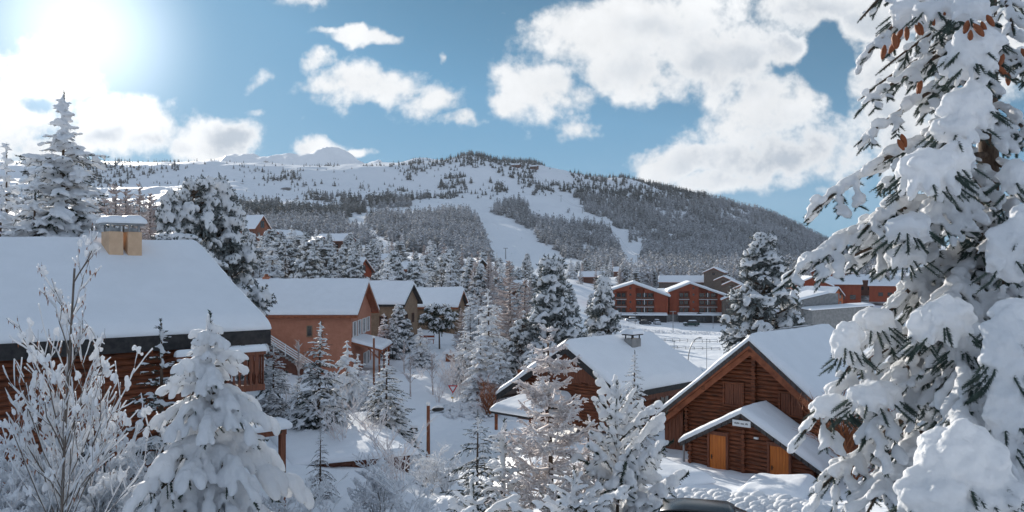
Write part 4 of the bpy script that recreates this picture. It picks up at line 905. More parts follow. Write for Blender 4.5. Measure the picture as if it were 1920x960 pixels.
# ================================================================ pink rendered house
def pink_house():
    c0 = P(658, 590, 85.0); g0 = -11.6
    rt = thing('rendered_house', 'salmon pink rendered house with white shutters and an outside stair', 'house', (c0[0], c0[1], g0), 0)
    He = c0[2]-g0; W = 12.5; sl = 3.15/6.6
    # gable faces +x; ridge along x.  build in a turned child-free way: swap axes by rotating the root
    rt.rotation_euler = (0, 0, R(90))     # local +x = depth, local +y = to the left
    zr = He+6.6*sl
    rf, zl, zz = gable_roof(rt, -.6, W+.6, -.75, 15, zr, sl, sl, th=.18, sth=.42, xr_ridge=6.0, mat='tile', fascia='bargeboard', fh=.28, seed=41)
    mb = MB(); mb.prism([(0, 0, 0), (0, 0, He), (6.0, 0, zr-.2), (W-.3, 0, He-.1), (W-.3, 0, 0)], (0, 14.4, 0)); mb.build('wall', M['pink'], rt)
    sf = MB()
    for a, b, za, zb_ in ((-.6, 6.0, zr-6.6*sl, zr), (6.0, W+.6, zr, zr-(W+.6-6)*sl)):
        sf.prism([(a, -.74, za-.2), (b, -.74, zb_-.2), (b, -.74, zb_-.26), (a, -.74, za-.26)], (0, .73, 0))
    sf.build('soffit', M['bargeboard'], rt)
    # upper floor windows with white shutters on the gable
    for x in (.9, 3.6, 6.4, 9.0):
        w_ = window(rt, x+.45, x+1.45, He-2.25, He-.85, -.002, out=-1, frame='white')
        s = MB(); s.box((x-.13, -.07, He-2.35), (x+.36, -.02, He-.78)); s.box((x+1.54, -.07, He-2.35), (x+2.0, -.02, He-.78)); s.build('shutter', M['white'], w_)
    for x in (7.0, 9.2): 
        w_ = window(rt, x+.4, x+1.3, .9, 2.2, -.002, out=-1, frame='white'); s = MB(); s.box((x-.1, -.07, .8), (x+.32, -.02, 2.3)); s.box((x+1.38, -.07, .8), (x+1.8, -.02, 2.3)); s.build('shutter', M['white'], w_)
    # front wall (faces the camera: local -x)
    window(rt, 8.55, 9.65, He-2.5, He-1.0, -.002, out=-1, axis='y', frame='brown_wall', pane='dark', bars=1, snow=True)
    window(rt, 3.9, 4.35, He-2.1, He-1.15, -.002, out=-1, axis='y', frame='cream', bars=0)
    # porch roof on the gable side
    pr = MB(); pr.prism([(.4, -3.0, He-3.55), (.4, -.0, He-2.75), (.4, -.0, He-2.93), (.4, -3.0, He-3.73)], (7.0, 0, 0)); p_ = pr.build('porch_roof', M['bargeboard'], rt)
    sn = MB(); snow_slab(sn, (.36, -3.05, He-3.55), (7.44, -3.05, He-3.55), (7.44, -.01, He-2.75), (.36, -.01, He-2.75), .38, 14, 8, seed=12, e=.22); sn.build('snow_cover', M['roof_snow'], p_, True)
    for x in (.6, 3.8, 7.0): po = MB(); po.box((x, -2.8, 0), (x+.16, -2.64, He-3.65)); po.beam((x+.08, -2.65, He-4.4), (x+.08, -1.6, He-3.4), .1, .1); po.build('porch_post', M['bargeboard'], rt)
    dr = MB(); dr.box((1.6, -.07, 0), (2.6, -.01, 2.1)); dr.build('door', M['white'], rt)
    # stair along the front wall: landing, flight down to the right, white rails
    zl_ = He-2.95; st = MB(); st.box((-1.25, 7.7, zl_-.18), (-.01, 10.3, zl_)); n = 16
    for i in range(n): z = zl_-(i+1)*.19; y = 7.7-(i+1)*.3; st.box((-1.2, y, z-.2), (-.02, y+.31, z))
    s_ = st.build('stair', M['concrete'], rt)
    rl = MB()
    for k in range(4):
        h = .28+k*.24; rl.beam((-1.22, 10.3, zl_+h), (-1.22, 7.7, zl_+h), .04, .11); rl.beam((-1.22, 7.7, zl_+h), (-1.22, 7.7-n*.3, zl_-n*.19+h), .04, .11)
    for y, z in ((10.25, zl_), (9.0, zl_), (7.7, zl_), (6.2, zl_-.95), (4.7, zl_-1.9), (3.1, zl_-2.9)): rl.box((-1.27, y-.04, z-.1), (-1.19, y+.04, z+1.1))
    rl.build('railing', M['white'], s_)
    ur = MB(); ur.prism([(-1.1, 10.2, zl_-.2), (-1.1, 7.6, zl_-.2), (-1.1, 3.0, zl_-3.2), (-1.1, 10.2, zl_-3.2)], (.9, 0, 0)); ur.build('stair_base', M['brown_wall'], s_)
    ch = MB(); ch.box((5.7, 9.8, zr-.3), (6.3, 10.5, zr+.55)); c = ch.build('chimney', M['pink'], rt, bevel=.02)
    ct = MB(); ct.tube([(6.0, 10.15, zr+.55), (6.0, 10.15, zr+.85)], [.3, .16], 8); ct.build('chimney_pot', M['bargeboard'], c)
pink_house()

# ================================================================ generic smaller houses
def gable_house(name, label, cat, loc, face, W, L_, h, sl, wall, over=.5, sth=.45, seed=0, wins=(), gwins=(), chim=None, group=None, fascia='bargeboard', doors=()):
    """loc = ground point of the near end of the ridge line; face = direction of the ridge (away)"""
    rt = frame_root(name, label, cat, loc, face, group); zr = h+W/2*sl
    mb = MB(); mb.prism([(-W/2, 0, -1.5), (-W/2, 0, h), (0, 0, zr), (W/2, 0, h), (W/2, 0, -1.5)], (0, L_, 0)); mb.build('wall', M[wall], rt)
    gable_roof(rt, -W/2-over, W/2+over, -over-.1, L_+over, zr+.16, sl, sl, th=.15, sth=sth, mat='tile', fascia=fascia, fh=.25, seed=seed)
    for (x, z, w_, hh) in gwins: window(rt, x-w_/2, x+w_/2, z, z+hh, -.002, out=-1, frame='brown_wall', sill=False)
    for (sd, y, z, w_, hh) in wins: window(rt, y, y+w_, z, z+hh, sd*(W/2+.002), out=sd, axis='y', frame='brown_wall', sill=False)
    for (x, w_, hh) in doors:
        d = MB(); d.box((x-w_/2, -.06, 0), (x+w_/2, -.004, hh)); d.build('door', M['brown_wall'], rt)
    if chim:
        x, y, hh, cm = chim; cb = MB(); cb.box((x-.35, y-.35, zr-1.2), (x+.35, y+.35, zr+hh)); c = cb.build('chimney', M[cm], rt)
        s = MB(); snow_slab(s, (x-.42, y-.42, zr+hh), (x+.42, y-.42, zr+hh), (x+.42, y+.42, zr+hh+.01), (x-.42, y+.42, zr+hh+.01), .3, 5, 5, seed=2, e=.2); s.build('snow_cap', M['roof_snow'], c, True)
    return rt
def at(px, py, d): p = P(px, py, d); return (p[0], p[1], p[2])
# cream houses behind the pink one: ridge runs sideways, gable towards the right
gable_house('rendered_house', 'cream house whose dark gable end faces right, directly behind the pink house', 'house', at(768, 625, 118), (-1, .18), 7.6, 16, 4.3, .62, 'cream', seed=51, fascia='fascia', chim=(0.3, 3.5, .5, 'cream'), gwins=((-1.5, 1.5, 1, 1.2), (1.5, 1.5, 1, 1.2)), wins=((-1, 2, 1.3, 1, 1.2), (-1, 6, 1.3, 1, 1.2)))
gable_house('rendered_house', 'house with a wide snowy roof and red gable trim behind the umbrella-shaped pine', 'house', at(862, 618, 130), (-1, .12), 8.6, 17, 3.7, .5, 'cream', seed=52, gwins=((0, 2.2, 1.2, 1.3),), wins=((-1, 3, 1.2, 1, 1.2), (-1, 8, 1.2, 1, 1.2)), chim=(0, 12, .4, 'cream'))
# houses up the slope
gable_house('wooden_chalet', 'small red wooden chalet with a thin chimney above the pink house', 'chalet', at(682, 528, 205), (-.93, .36), 7.2, 9.0, 2.6, .75, 'red_wall', seed=53, gwins=((0, 2.6, 1.4, 1.2),), wins=((-1, 2, 1, 1, 1),), chim=(-.9, 7.5, .5, 'red_wall'))
gable_house('wooden_chalet', 'hillside chalet with a tall pointed gable above the tree belt', 'chalet', at(492, 449, 330), (-.93, .36), 9.5, 10, 4.2, 1.0, 'board', seed=54, gwins=((0, 4.5, 2.2, 2.6), (-2.2, 1, 1.4, 1.6), (2.2, 1, 1.4, 1.6)))
gable_house('wooden_chalet', 'low chalet with a steep snowy roof right of the pointed gable', 'chalet', at(520, 452, 325), (.5, .86), 8.5, 12, 1.2, .62, 'board', seed=55, gwins=((0, 1.2, 1.6, 1.3),))
gable_house('wooden_chalet', 'wide brown chalet with two dormers on a snowy roof above the trees', 'chalet', at(655, 470, 360), (-.9, .42), 10, 15, 4.0, .55, 'brown_wall', seed=56, gwins=((-2, 1.5, 1.8, 1.6), (2, 1.5, 1.8, 1.6), (0, 4.4, 1.6, 1.4)), wins=((-1, 2, 1.2, 1.6, 1.5), (-1, 6, 1.2, 1.6, 1.5)))
gable_house('wooden_chalet', 'brown chalet half hidden by pines, left of the wide chalet with dormers', 'chalet', at(606, 472, 350), (-.6, .8), 9, 11, 3.2, .6, 'brown_wall', seed=57, gwins=((0, 1.5, 2, 1.5),))
gable_house('wooden_chalet', 'snow-roofed chalet nearly hidden by trees above the small red one', 'chalet', at(628, 502, 270), (-.8, .6), 9, 9, 2.2, .55, 'brown_wall', seed=58)
gable_house('wooden_chalet', 'flat-roofed looking brown chalet behind the pink-brown larch', 'chalet', at(742, 510, 250), (-1, .1), 8, 9, 3.4, .35, 'brown_wall', seed=59, wins=((-1, 2, 1.5, 1.6, 1.2), (-1, 5, 1.5, 1.6, 1.2)))
gable_house('wooden_chalet', 'small chalet with a sunlit snowy roof just below the flat-roofed one', 'chalet', at(745, 520, 225), (.75, .66), 5.5, 7, 2.2, .5, 'board', seed=60, gwins=((0, .8, 1.2, 1.1),))
gable_house('wooden_chalet', 'dark brown chalet with pointed gable left of the ski slope', 'chalet', at(903, 521, 225), (-.45, .89), 5.0, 7, 2.2, 1.0, 'log_dark', seed=61, fascia='fascia', gwins=((-1.3, .8, 1.1, 1.4), (1.3, .8, 1.1, 1.4), (0, 3.4, 1.2, 1.2)))
gable_house('wooden_chalet', 'tiny roof between the trees right of the dark pointed chalet', 'chalet', at(978, 552, 215), (-.9, .4), 5, 6, 1.8, .5, 'brown_wall', seed=62)
gable_house('wooden_chalet', 'long low building with a snowy roof at the foot of the forest', 'chalet', at(1232, 520, 520), (-1, .15), 11, 26, 3.5, .45, 'brown_wall', seed=63, wins=((-1, 3, 1, 2, 1.5), (-1, 9, 1, 2, 1.5), (-1, 15, 1, 2, 1.5)))
gable_house('wooden_chalet', 'low snowy-roofed building at the foot of the ski slope on its right', 'chalet', at(1132, 528, 430), (-1, .2), 9, 12, 2.4, .5, 'brown_wall', seed=64, wins=((-1, 3, .8, 2, 1.2),))

# ================================================================ rust red apartment blocks
def red_block(px0, pxa, px1, label, seed, d=313.0):
    g0 = -20.2; x0 = (px0-CX)/F*d; xa = (pxa-CX)/F*d; x1 = (px1-CX)/F*d; W = x1-x0
    rt = thing('apartment_block', label, 'apartment block', (xa, d, g0), R(-8), 'rust red apartment blocks')
    a, b = x0-xa, x1-xa; hr = P(0, 532, d)[2]-g0; hl = P(0, 548, d)[2]-g0; hrr = P(0, 556, d)[2]-g0
    base = 2.6
    # balconies are real recesses: wall built as piers between the recess columns
    r1, r2 = (a+3.4, a+7.2), (a+10.6, a+17.2)
    zt = lambda x: (hr+(hr-hl)/a*(-x)*-1 if x < 0 else hr+(hrr-hr)/b*x)
    zt = lambda x: hr-(hr-hl)*x/a if x < 0 else hr-(hr-hrr)*x/b
    mb = MB()
    def pier(u0, u1, z0=None, y0=0):
        pts = [(u0, y0, base if z0 is None else z0), (u0, y0, zt(u0))]
        if u0 < 0 < u1: pts.append((0, y0, zt(0)))
        pts += [(u1, y0, zt(u1)), (u1, y0, base if z0 is None else z0)]
        mb.prism(pts, (0, 22-y0, 0))
    pier(a, r1[0]); pier(r1[1], r2[0]); pier(r2[1], b); pier(r1[0], r1[1], y0=1.9); pier(r2[0], r2[1], y0=1.9)
    for u0, u1, top in ((r1[0], r1[1], 11.2), (r2[0], r2[0]+3.1, 12.4), (r2[0]+3.1, r2[1], 10.6)):
        pts = [(u0, .02, top), (u0, .02, zt(u0)-.02)]+([(0, .02, zt(0)-.02)] if u0 < 0 < u1 else [])+[(u1, .02, zt(u1)-.02), (u1, .02, top)]
        mb.prism(pts, (0, 1.8, 0))
    mb.build('wall', M['red_wall'], rt)
    bs = MB(); bs.box((a-.5, -.4, -.5), (b+.5, 21.8, base)); bs.build('plinth', M['concrete'], rt)
    for u0, u1 in (r1, r2):
        for k in range(4):
            z = base+.02+k*2.75
            if z > 10.8: continue
            bl = MB(); bl.box((u0+.02, -.5, z), (u1-.02, 1.85, z+.16)); b_ = bl.build('balcony', M['white'], rt)
            rl = MB(); rl.box((u0+.03, -.46, z+.17), (u1-.03, -.40, z+.95)); rl.build('railing', M['brown_wall'], b_)
            n = 2 if u1-u0 < 5 else 3
            for i in range(n):
                xa_ = u0+.3+(u1-u0-.4)*i/n; g = MB(); g.box((xa_, 1.82, z+.2), (xa_+(u1-u0)/n-.5, 1.89, z+2.3)); g.build('window', M['glass'], rt)
    col_ = MB(); col_.box((r2[0]+3.0, -.45, base), (r2[0]+3.2, -.2, 10.6)); col_.build('column', M['white'], rt)
    for k, z in enumerate((4.2, 6.9, 9.6, 12.0)):
        g = MB(); g.box((r1[1]+1.1, -.05, z), (r1[1]+1.75, -.005, z+.7)); g.build('window', M['glass'], rt)
    # asymmetrical roof with snow
    rf = MB(); t = .35; o = .7
    rf.prism([(a-o, -1, zt(a)-o*.2+.02), (0, -1, hr+.02), (b+o, -1, zt(b)-o*.2+.02), (b+o, -1, zt(b)-o*.2+t), (0, -1, hr+t), (a-o, -1, zt(a)-o*.2+t)], (0, 24, 0)); r_ = rf.build('roof', M['white'], rt)
    s = MB(); snow_slab(s, (a-o-.1, -1.1, zt(a)-o*.2+t), (a-o-.1, 23.1, zt(a)-o*.2+t), (0, 23.1, hr+t), (0, -1.1, hr+t), .6, seed=seed, e=.5)
    snow_slab(s, (b+o+.1, 23.1, zt(b)-o*.2+t), (b+o+.1, -1.1, zt(b)-o*.2+t), (0, -1.1, hr+t), (0, 23.1, hr+t), .6, seed=seed+3, e=.5); s.build('snow_cover', M['roof_snow'], r_, True)
    en = MB(); c = (r1[1]+r2[0])/2+1.5; en.prism([(a+3.2, -5, 0), (a+3.2, -5, 2.6), (c-2.6, -5, 2.6), (c, -5, 3.5), (c+2.6, -5, 2.6), (b-.8, -5, 2.6), (b-.8, -5, 0)], (0, 4.5, 0)); e_ = en.build('entrance_hall', M['fascia'], rt)
    s = MB(); snow_slab(s, (a+2.8, -5.3, 2.62), (b-.5, -5.3, 2.62), (b-.5, -.5, 3.0), (a+2.8, -.5, 3.0), .5, 12, 5, seed=seed+5, e=.3); s.build('snow_cover', M['roof_snow'], e_, True)
    g = MB(); 
    for i in range(4): g.box((c-2.2+i*1.15, -5.06, .3), (c-1.25+i*1.15, -5.01, 2.2))
    g.build('window', M['glass'], e_)
red_block(1138, 1187, 1252, 'left one of the two rust red apartment blocks across the snowy field', 71)
red_block(1256, 1294, 1360, 'right one of the two rust red apartment blocks, nearer the big pine', 74)
# link building between the two
def link_block():
    p = P(1255, 602, 325); rt = thing('link_building', 'low recessed link with snowy roof between the two rust red apartment blocks', 'building', (p[0], p[1], -20.2), R(-8))
    mb = MB(); mb.box((-4, 0, 0), (4, 14, 9.2)); mb.build('wall', M['red_wall'], rt)
    for k in range(3):
        b = MB(); b.box((-1.5, -.5, 2.5+k*2.4), (1.0, -.01, 2.7+k*2.4)); b.build('balcony', M['white'], rt)
    s = MB(); snow_slab(s, (-4.2, -.2, 9.22), (4.2, -.2, 9.22), (4.2, 14.2, 11.0), (-4.2, 14.2, 11.0), .6, 8, 8, seed=77); s.build('snow_cover', M['roof_snow'], rt, True)
link_block()
# grey stepped houses behind, right of the blocks
for i, (px, py, d, W, L_, h, fx, lb) in enumerate([
    (1322, 548, 420, 12, 22, 5.0, (-1, .25), 'long grey-brown house with a wide blue-shaded snowy roof behind the right apartment block'),
    (1338, 552, 400, 9, 14, 10.2, (.35, .94), 'tallest of the stepped grey-brown houses, its roof catching the sun'),
    (1356, 556, 385, 7.5, 12, 7.2, (.35, .94), 'second of the stepped grey-brown houses, right of the tallest one'),
    (1372, 558, 370, 7.5, 12, 5.4, (.35, .94), 'third of the stepped grey-brown houses, between two lower roofs'),
    (1390, 562, 355, 8.0, 12, 4.0, (.35, .94), 'lowest of the stepped grey-brown houses, nearest the big pine'),
    (1374, 585, 300, 7.0, 8, 4.2, (.2, .98), 'small grey house with a pointed snowy gable beside the right apartment block')]):
    gable_house('stepped_house', lb, 'house', (P(px, py, d)[0], d, P(px, py, d)[2]), fx, W, L_, h, .45, 'grey_wall', seed=80+i, group='stepped grey houses across the valley', gwins=((-1.8, 1, 1.2, 1.4), (1.8, 1, 1.2, 1.4), (0, h-1.2, 1.4, 1.2)))
# red chalets behind the giant tree's lower branches
for i, (px, py, d, W, L_, h, sl, fx, wl, lb) in enumerate([
    (1524, 575, 330, 15, 18, 7.8, .45, (.12, .99), 'red_wall', 'rust red chalet block with balconies just right of the big pine'),
    (1570, 580, 300, 11, 14, 4.6, .5, (-.75, .66), 'orange_wall', 'bright orange-red chalet with a wooden balcony above the concrete building'),
    (1545, 540, 420, 13, 16, 7.5, .5, (.7, .7), 'red_wall', 'dark red chalet standing behind the bright orange-red one'),
    (1612, 566, 340, 12, 18, 7.0, .4, (-.95, .3), 'red_wall', 'wide red building with snow-covered roof seen through the giant tree'),
    (1655, 548, 420, 12, 20, 6.0, .35, (-1, .2), 'brown_wall', 'flat snowy roof with a dark attic seen through the giant tree'),
    (1700, 560, 400, 11, 16, 6.0, .4, (-.9, .43), 'red_wall', 'rightmost red building seen through the branches of the giant tree')]):
    if wl == 'orange_wall' and wl not in M: M[wl] = noisy('orange_red_cladding', (.42, .10, .03), (.52, .14, .045), 2, .7, .1)
    gable_house('apartment_chalet', lb, 'chalet', (P(px, py, d)[0], d, P(px, py, d)[2]), fx, W, L_, h, sl, wl, seed=90+i, gwins=[(x, z, 1.8, 1.7) for x in (-W/4, 0, W/4) for z in (1.0, 3.8)], wins=[(-1, y, 1.2, 2, 1.7) for y in (2, 6, 10)], sth=.6)
def concrete_hall():
    p = P(1526, 606, 150); rt = thing('concrete_hall', 'angular grey concrete building with slanting walls and snow on top', 'building', (p[0], p[1], p[2]-3), R(14))
    mb = MB(); mb.prism([(0, 0, 0), (-.4, 0, 5.2), (3.0, 0, 5.6), (12, 0, 5.9), (12, 0, 0)], (0, 6, 0)); mb.build('wall', M['concrete'], rt)
    mb = MB(); mb.prism([(-1.2, 3, 2), (-1.2, 3, 6.8), (5, 3, 8.1), (7, 3, 8.1), (7, 3, 2)], (0, 6, 0)); mb.build('upper_wall', M['concrete'], rt)
    s = MB(); snow_slab(s, (-.6, -.2, 5.25), (12.1, -.2, 5.95), (12.1, 2.9, 6.1), (-.6, 2.9, 5.4), .35, 10, 5, seed=5); snow_slab(s, (-1.4, 2.8, 6.85), (5, 2.8, 8.15), (5, 9.1, 8.2), (-1.4, 9.1, 6.9), .4, 8, 8, seed=6); s.build('snow_cover', M['roof_snow'], rt, True)
concrete_hall()
# ================================================================ street furniture, walls, cars

def street_lamp():
    x, y, z = ground(803, 55); rt = thing('street_lamp', 'wooden street lamp post with snow on its arm beside the snowy road', 'street lamp', (x, y, z-.1))
    h = P(803, 757, 55)[2]-z+.1
    mb = MB(); mb.tube([(0, 0, 0), (0, 0, h-.12)], [.12, .105], 10); mb.build('post', M['pole_wood'], rt)
    s = MB(); s.tube([(0, 0, h-.12), (0, 0, h), (0, 0, h+.09), (0, 0, h+.13)], [.10, .125, .09, .03], 10); s.build('snow_cap', M['tree_snow'], rt, True)
    a = MB(); a.tube([(.08, 0, h-.45), (.3, 0, h-.36), (.42, -.0, h-.32)], .03, 6); a.build('arm', M['metal'], rt)
    l = MB(); l.tube([(.25, 0, h-.40), (.38, 0, h-.38), (.68, 0, h-.34), (.92, 0, h-.33), (1.02, 0, h-.33)], [.06, .13, .16, .11, .03], 10); ho = l.build('lamp_head', M['fascia'], rt, True)
    s = MB(); s.tube([(.29, 0, h-.31), (.45, 0, h-.26), (.68, 0, h-.22), (.88, 0, h-.24), (.97, 0, h-.27)], [.03, .09, .12, .08, .02], 10); s.build('snow_cap', M['tree_snow'], ho, True)
street_lamp()
def yield_sign():
    x, y, z = ground(849, 76); top = P(849, 719, 76)[2]; h = top-z+.15
    rt = thing('yield_sign', 'red and white triangular yield sign with a small plate below by the road bend', 'road sign', (x, y, z-.15))
    mb = MB(); mb.tube([(0, .04, 0), (0, .04, h-.05)], .035, 8); mb.build('post', M['metal'], rt)
    r = .46; T = lambda s, c: [(math.sin(R(180+k*120))*s, c, h-.42-math.cos(R(180+k*120))*s*-1) for k in range(3)]
    def tri(s, yy_): return [(-s*.95, yy_, h-.42+s*.55), (s*.95, yy_, h-.42+s*.55), (0, yy_, h-.42-s*1.05)]
    a = MB(); a.prism(tri(r, -.01), (0, .02, 0)); m_red = noisy('sign_red', (.5, .012, .015), (.55, .02, .02), 3, .4, 0); sg = a.build('sign_plate', m_red, rt)
    b = MB(); b.prism(tri(r*.62, -.018), (0, .006, 0)); b.build('sign_face', M['white'], sg)
    c = MB(); c.box((-.17, -.01, h-1.35), (.17, .01, h-1.02)); pl = c.build('small_plate', M['white'], rt); m_y = noisy('sign_yellow', (.75, .42, .03), (.8, .48, .05), 3, .4, 0)
    c = MB(); c.box((-.13, -.014, h-1.33), (.05, -.011, h-1.20)); c.build('plate_mark', m_y, pl)
yield_sign()
def small_pole(name, px, d, top, label, cat, mat='pole_wood', r=.09, cap=True, group=None):
    x, y, z = ground(px, d); h = P(px, top, d)[2]-z; rt = thing(name, label, cat, (x, y, z-.1), 0, group)
    mb = MB(); mb.tube([(0, 0, 0), (0, 0, h+.1)], [r, r*.9], 8); mb.build('post', M[mat], rt)
    if cap: s = MB(); s.tube([(0, 0, h+.08), (0, 0, h+.14), (0, 0, h+.26), (0, 0, h+.3)], [r*.8, r*1.25, r, .02], 8); s.build('snow_cap', M['tree_snow'], rt, True)
    return rt, h
small_pole('wooden_pole', 701, 70, 634, 'tall red-brown wooden pole right of the pink house porch', 'pole')
small_pole('wooden_pole', 963, 84, 656, 'red-brown wooden pole among spruces behind the middle chalet', 'pole')
def box_post():
    x, y, z = ground(776, 57); rt = thing('meter_box_post', 'small dark box on a thin white post beside the road', 'post', (x, y, z-.1))
    h = P(776, 800, 57)[2]-z+.1; mb = MB(); mb.tube([(0, 0, 0), (0, 0, h)], .03, 6); mb.build('post', M['white'], rt)
    b = MB(); b.box((-.22, -.1, h-.42), (-.02, .1, h-.06)); b.box((.02, -.1, h-.45), (.24, .1, h-.1)); b.build('box', M['dark'], rt, bevel=.01)
    s = MB(); snow_slab(s, (-.24, -.12, h-.06), (.26, -.12, h-.06), (.26, .12, h-.05), (-.24, .12, h-.05), .12, 6, 4, e=.1, over=.02); s.build('snow_cap', M['tree_snow'], rt, True)
box_post()
def terrace_wall():
    # snow-covered flat terrace held by a dark timber wall
    d = 42.5; a = P(555, 876, d); b = P(765, 872, d+2.5); zt = P(0, 873, d)[2]
    rt = thing('retaining_wall', 'low dark timber retaining wall under a thick snow edge', 'wall', (a[0], a[1], zt))
    v = np.array([b[0]-a[0], b[1]-a[1]]); Lw = np.linalg.norm(v); rt.rotation_euler = (0, 0, math.atan2(v[1], v[0]))
    mb = MB()
    for k in range(4): mb.box((0, 0, -.28*(k+1)+.01), (Lw, .18, -.28*k-.01))
    mb.build('beam', M['brown_wall'], rt)
    po = MB(); n = 5
    for i in range(n): x = Lw*i/(n-1); po.box((x-.07, -.07, -1.2), (x+.07, -.004, .0))
    po.build('wall_post', M['brown_wall'], rt)
    s = MB(); snow_slab(s, (-.2, -.25, .0), (Lw+.5, -.25, .0), (Lw+.5, 9.0, .55), (-.2, 9.0, .3), .34, 30, 24, seed=33, e=.3, over=.08); o = s.build('snow_cover', M['roof_snow'], rt, True)
terrace_wall()
def snow_terrace(px0, py0, px1, py1, d0, d1, depth, label, h=1.1, seed=0):
    a = P(px0, py0, d0); b = P(px1, py1, d1); rt = thing('snow_covered_terrace', label, 'terrace wall', (a[0], a[1], a[2]))
    v = np.array([b[0]-a[0], b[1]-a[1]]); Lw = np.linalg.norm(v); rt.rotation_euler = (0, 0, math.atan2(v[1], v[0])); dz = b[2]-a[2]
    mb = MB(); mb.prism([(0, 0, -h), (Lw, 0, -h), (Lw, 0, dz), (0, 0, 0)], (0, depth, 0)); mb.build('wall', M['concrete'], rt)
    s = MB(); snow_slab(s, (-.12, -.12, .0), (Lw+.12, -.12, dz), (Lw+.12, depth+.12, dz+.12), (-.12, depth+.12, .12), .42, 20, 12, seed=seed, e=.4, over=.1); s.build('snow_cover', M['roof_snow'], rt, True)
snow_terrace(1212, 915, 1332, 906, 33, 34.6, 3.0, 'snow-covered garage terrace with a square concrete end left of the orange doors', .9, 4)
snow_terrace(1385, 935, 1500, 942, 33.2, 32.0, 2.2, 'pointed snow-covered ramp wall in front of the chalet annex', .9, 6)

def lumpy(name, label, cat, pts, r0, n, seed, kind=None):
    """clods of ploughed snow heaped along a line"""
    rng = np.random.default_rng(seed); V, Fc = ico(2); acc = Acc()
    pts = np.array(pts); seg = rng.uniform(0, len(pts)-1.001, n); i = seg.astype(int); f = (seg-i)[:, None]
    p = pts[i]*(1-f)+pts[i+1]*f; off = rng.normal(0, r0, (n, 2)); p[:, :2] += off
    p[:, 2] = gz(p[:, 0], p[:, 1])+.15+np.exp(-(off**2).sum(1)/(r0*r0*1.2))*r0*.55
    s = rng.uniform(.06, .26, n)**1.0; 
    acc.put(V, Fc, p, rng, s, jitter=.35, squash=.75)
    o = acc.link(name, M['tree_snow'], None, True); tag(o, label, cat, None, kind); return o
# ================================================================ template trees (shared meshes)
TS = [make_spruce(100+i, 9, r, 18, 10, snow=.7, nt=9, bn=16, lump=lu, voxel=.055, dens=1.6, taper=.85) for i, (r, lu) in enumerate(((2.3, .95), (2.0, 1.1), (2.7, 1.0)))]
TF = [make_spruce(120+i, 9, r, 13, 8, snow=.55, nt=8, bn=12, lump=.7, mats=('needle_frost', 'frost', 'bark'), dens=1.5) for i, r in enumerate((2.0, 2.4))]
TP = [make_pine(140+i, 10, r, int(n*2.4), .82, snow=1.0, bn=16, mats=('needle_frost', 'tree_snow', 'bark'), voxel=.06, shape=sh, low=.07, lump=1.28) for i, (r, n, sh) in enumerate(((2.9, 44, 'cone'), (3.2, 50, 'round'), (2.6, 40, 'cone'), (3.4, 42, 'round')))]
TL = [make_larch(160+i, 11, r, 26, 6, twigs=6, sub=3, rad=2.0, twl=.4) for i, r in enumerate((2.2, 2.7, 1.9))]
TLF = [make_larch(170+i, 11, r, 20, 6, twigs=4, sub=2, rad=2.6, twl=.45) for i, r in enumerate((2.4, 2.9, 2.1))]
T_UMB = make_pine(151, 8, 3.6, 46, 1.15, snow=.9, bn=14, voxel=.085, shape='umbrella', low=.45)

def tree(parts, name, label, cat, px, base_d, top_py, href, group=None, dz=-.2, wide=1.0, rz=None):
    x, y, z = ground(px, base_d); h = P(px, top_py, base_d)[2]-z; s = h/href
    rt = plant(parts, name, label, cat, (x, y, z+dz), random.uniform(0, 6.28) if rz is None else rz, s*wide, group, scz=s); return rt

# ---------------- named mid-distance trees
tree(make_spruce(201, 8.5, 2.3, 23, 12, snow=.40, nt=15, bn=44, voxel=.045, lump=.62, dens=1.2), 'spruce_tree', 'tall dark spruce with snowy boughs in front of the pink house stair', 'spruce', 595, 50, 598, 8.5, rz=.3, wide=1.15)
tree(make_spruce(202, 7.0, 2.1, 21, 12, snow=.45, nt=15, bn=44, voxel=.045, lump=.66, dens=1.2), 'spruce_tree', 'dark spruce left of the wooden street lamp, at the edge of the road', 'spruce', 722, 51, 655, 7.0, rz=1.3, wide=1.2)
tree(make_spruce(203, 5.6, 1.9, 14, 9, snow=1, nt=10, bn=18, voxel=.05, lump=1.1, droop=.7, hang=.4), 'spruce_tree', 'bushy spruce thick with drooping snow in front of the pink house gable', 'spruce', 650, 62, 634, 5.6)
tree(make_spruce(204, 4.8, 1.5, 14, 9, snow=.95, nt=9, bn=16, lump=.8, mats=('needle', 'frost', 'bark'), droop=.3), 'spruce_tree', 'rounded frosted spruce just right of the log house balcony', 'spruce', 512, 58, 640, 4.8, wide=1.1)
tree(make_spruce(205, 5.9, 1.35, 19, 9, snow=.8, nt=12, bn=30, voxel=.035, lump=.72, dens=1.3, droop=.55), 'spruce_tree', 'slim young spruce caked in snow in front of the middle log chalet', 'spruce', 1186, 42, 652, 5.9)
tree(make_spruce(206, 4.3, 1.0, 14, 8, snow=.55, nt=10, bn=26, lump=.55, droop=.75, up=.3, mats=('needle', 'frost', 'bark'), open_=.15), 'spruce_tree', 'thin young spruce with drooping frosted branches before the retaining wall', 'spruce', 600, 36, 792, 4.3)
tree(make_spruce(207, 4.9, 1.35, 18, 10, snow=.5, nt=13, bn=44, voxel=.03, lump=.6, dens=1.4, up=.3, droop=.45), 'blue_spruce', 'bluish young spruce with a bare leader against the log house wall', 'spruce', 304, 20, 590, 4.9)
tree(make_spruce(208, 4.6, 1.6, 16, 10, snow=.5, nt=13, bn=36, lump=.55, voxel=.035, dens=1.3, irregular=.25), 'spruce_tree', 'dark young spruce between the lamp post and the frosted larch', 'spruce', 893, 33, 762, 4.6)
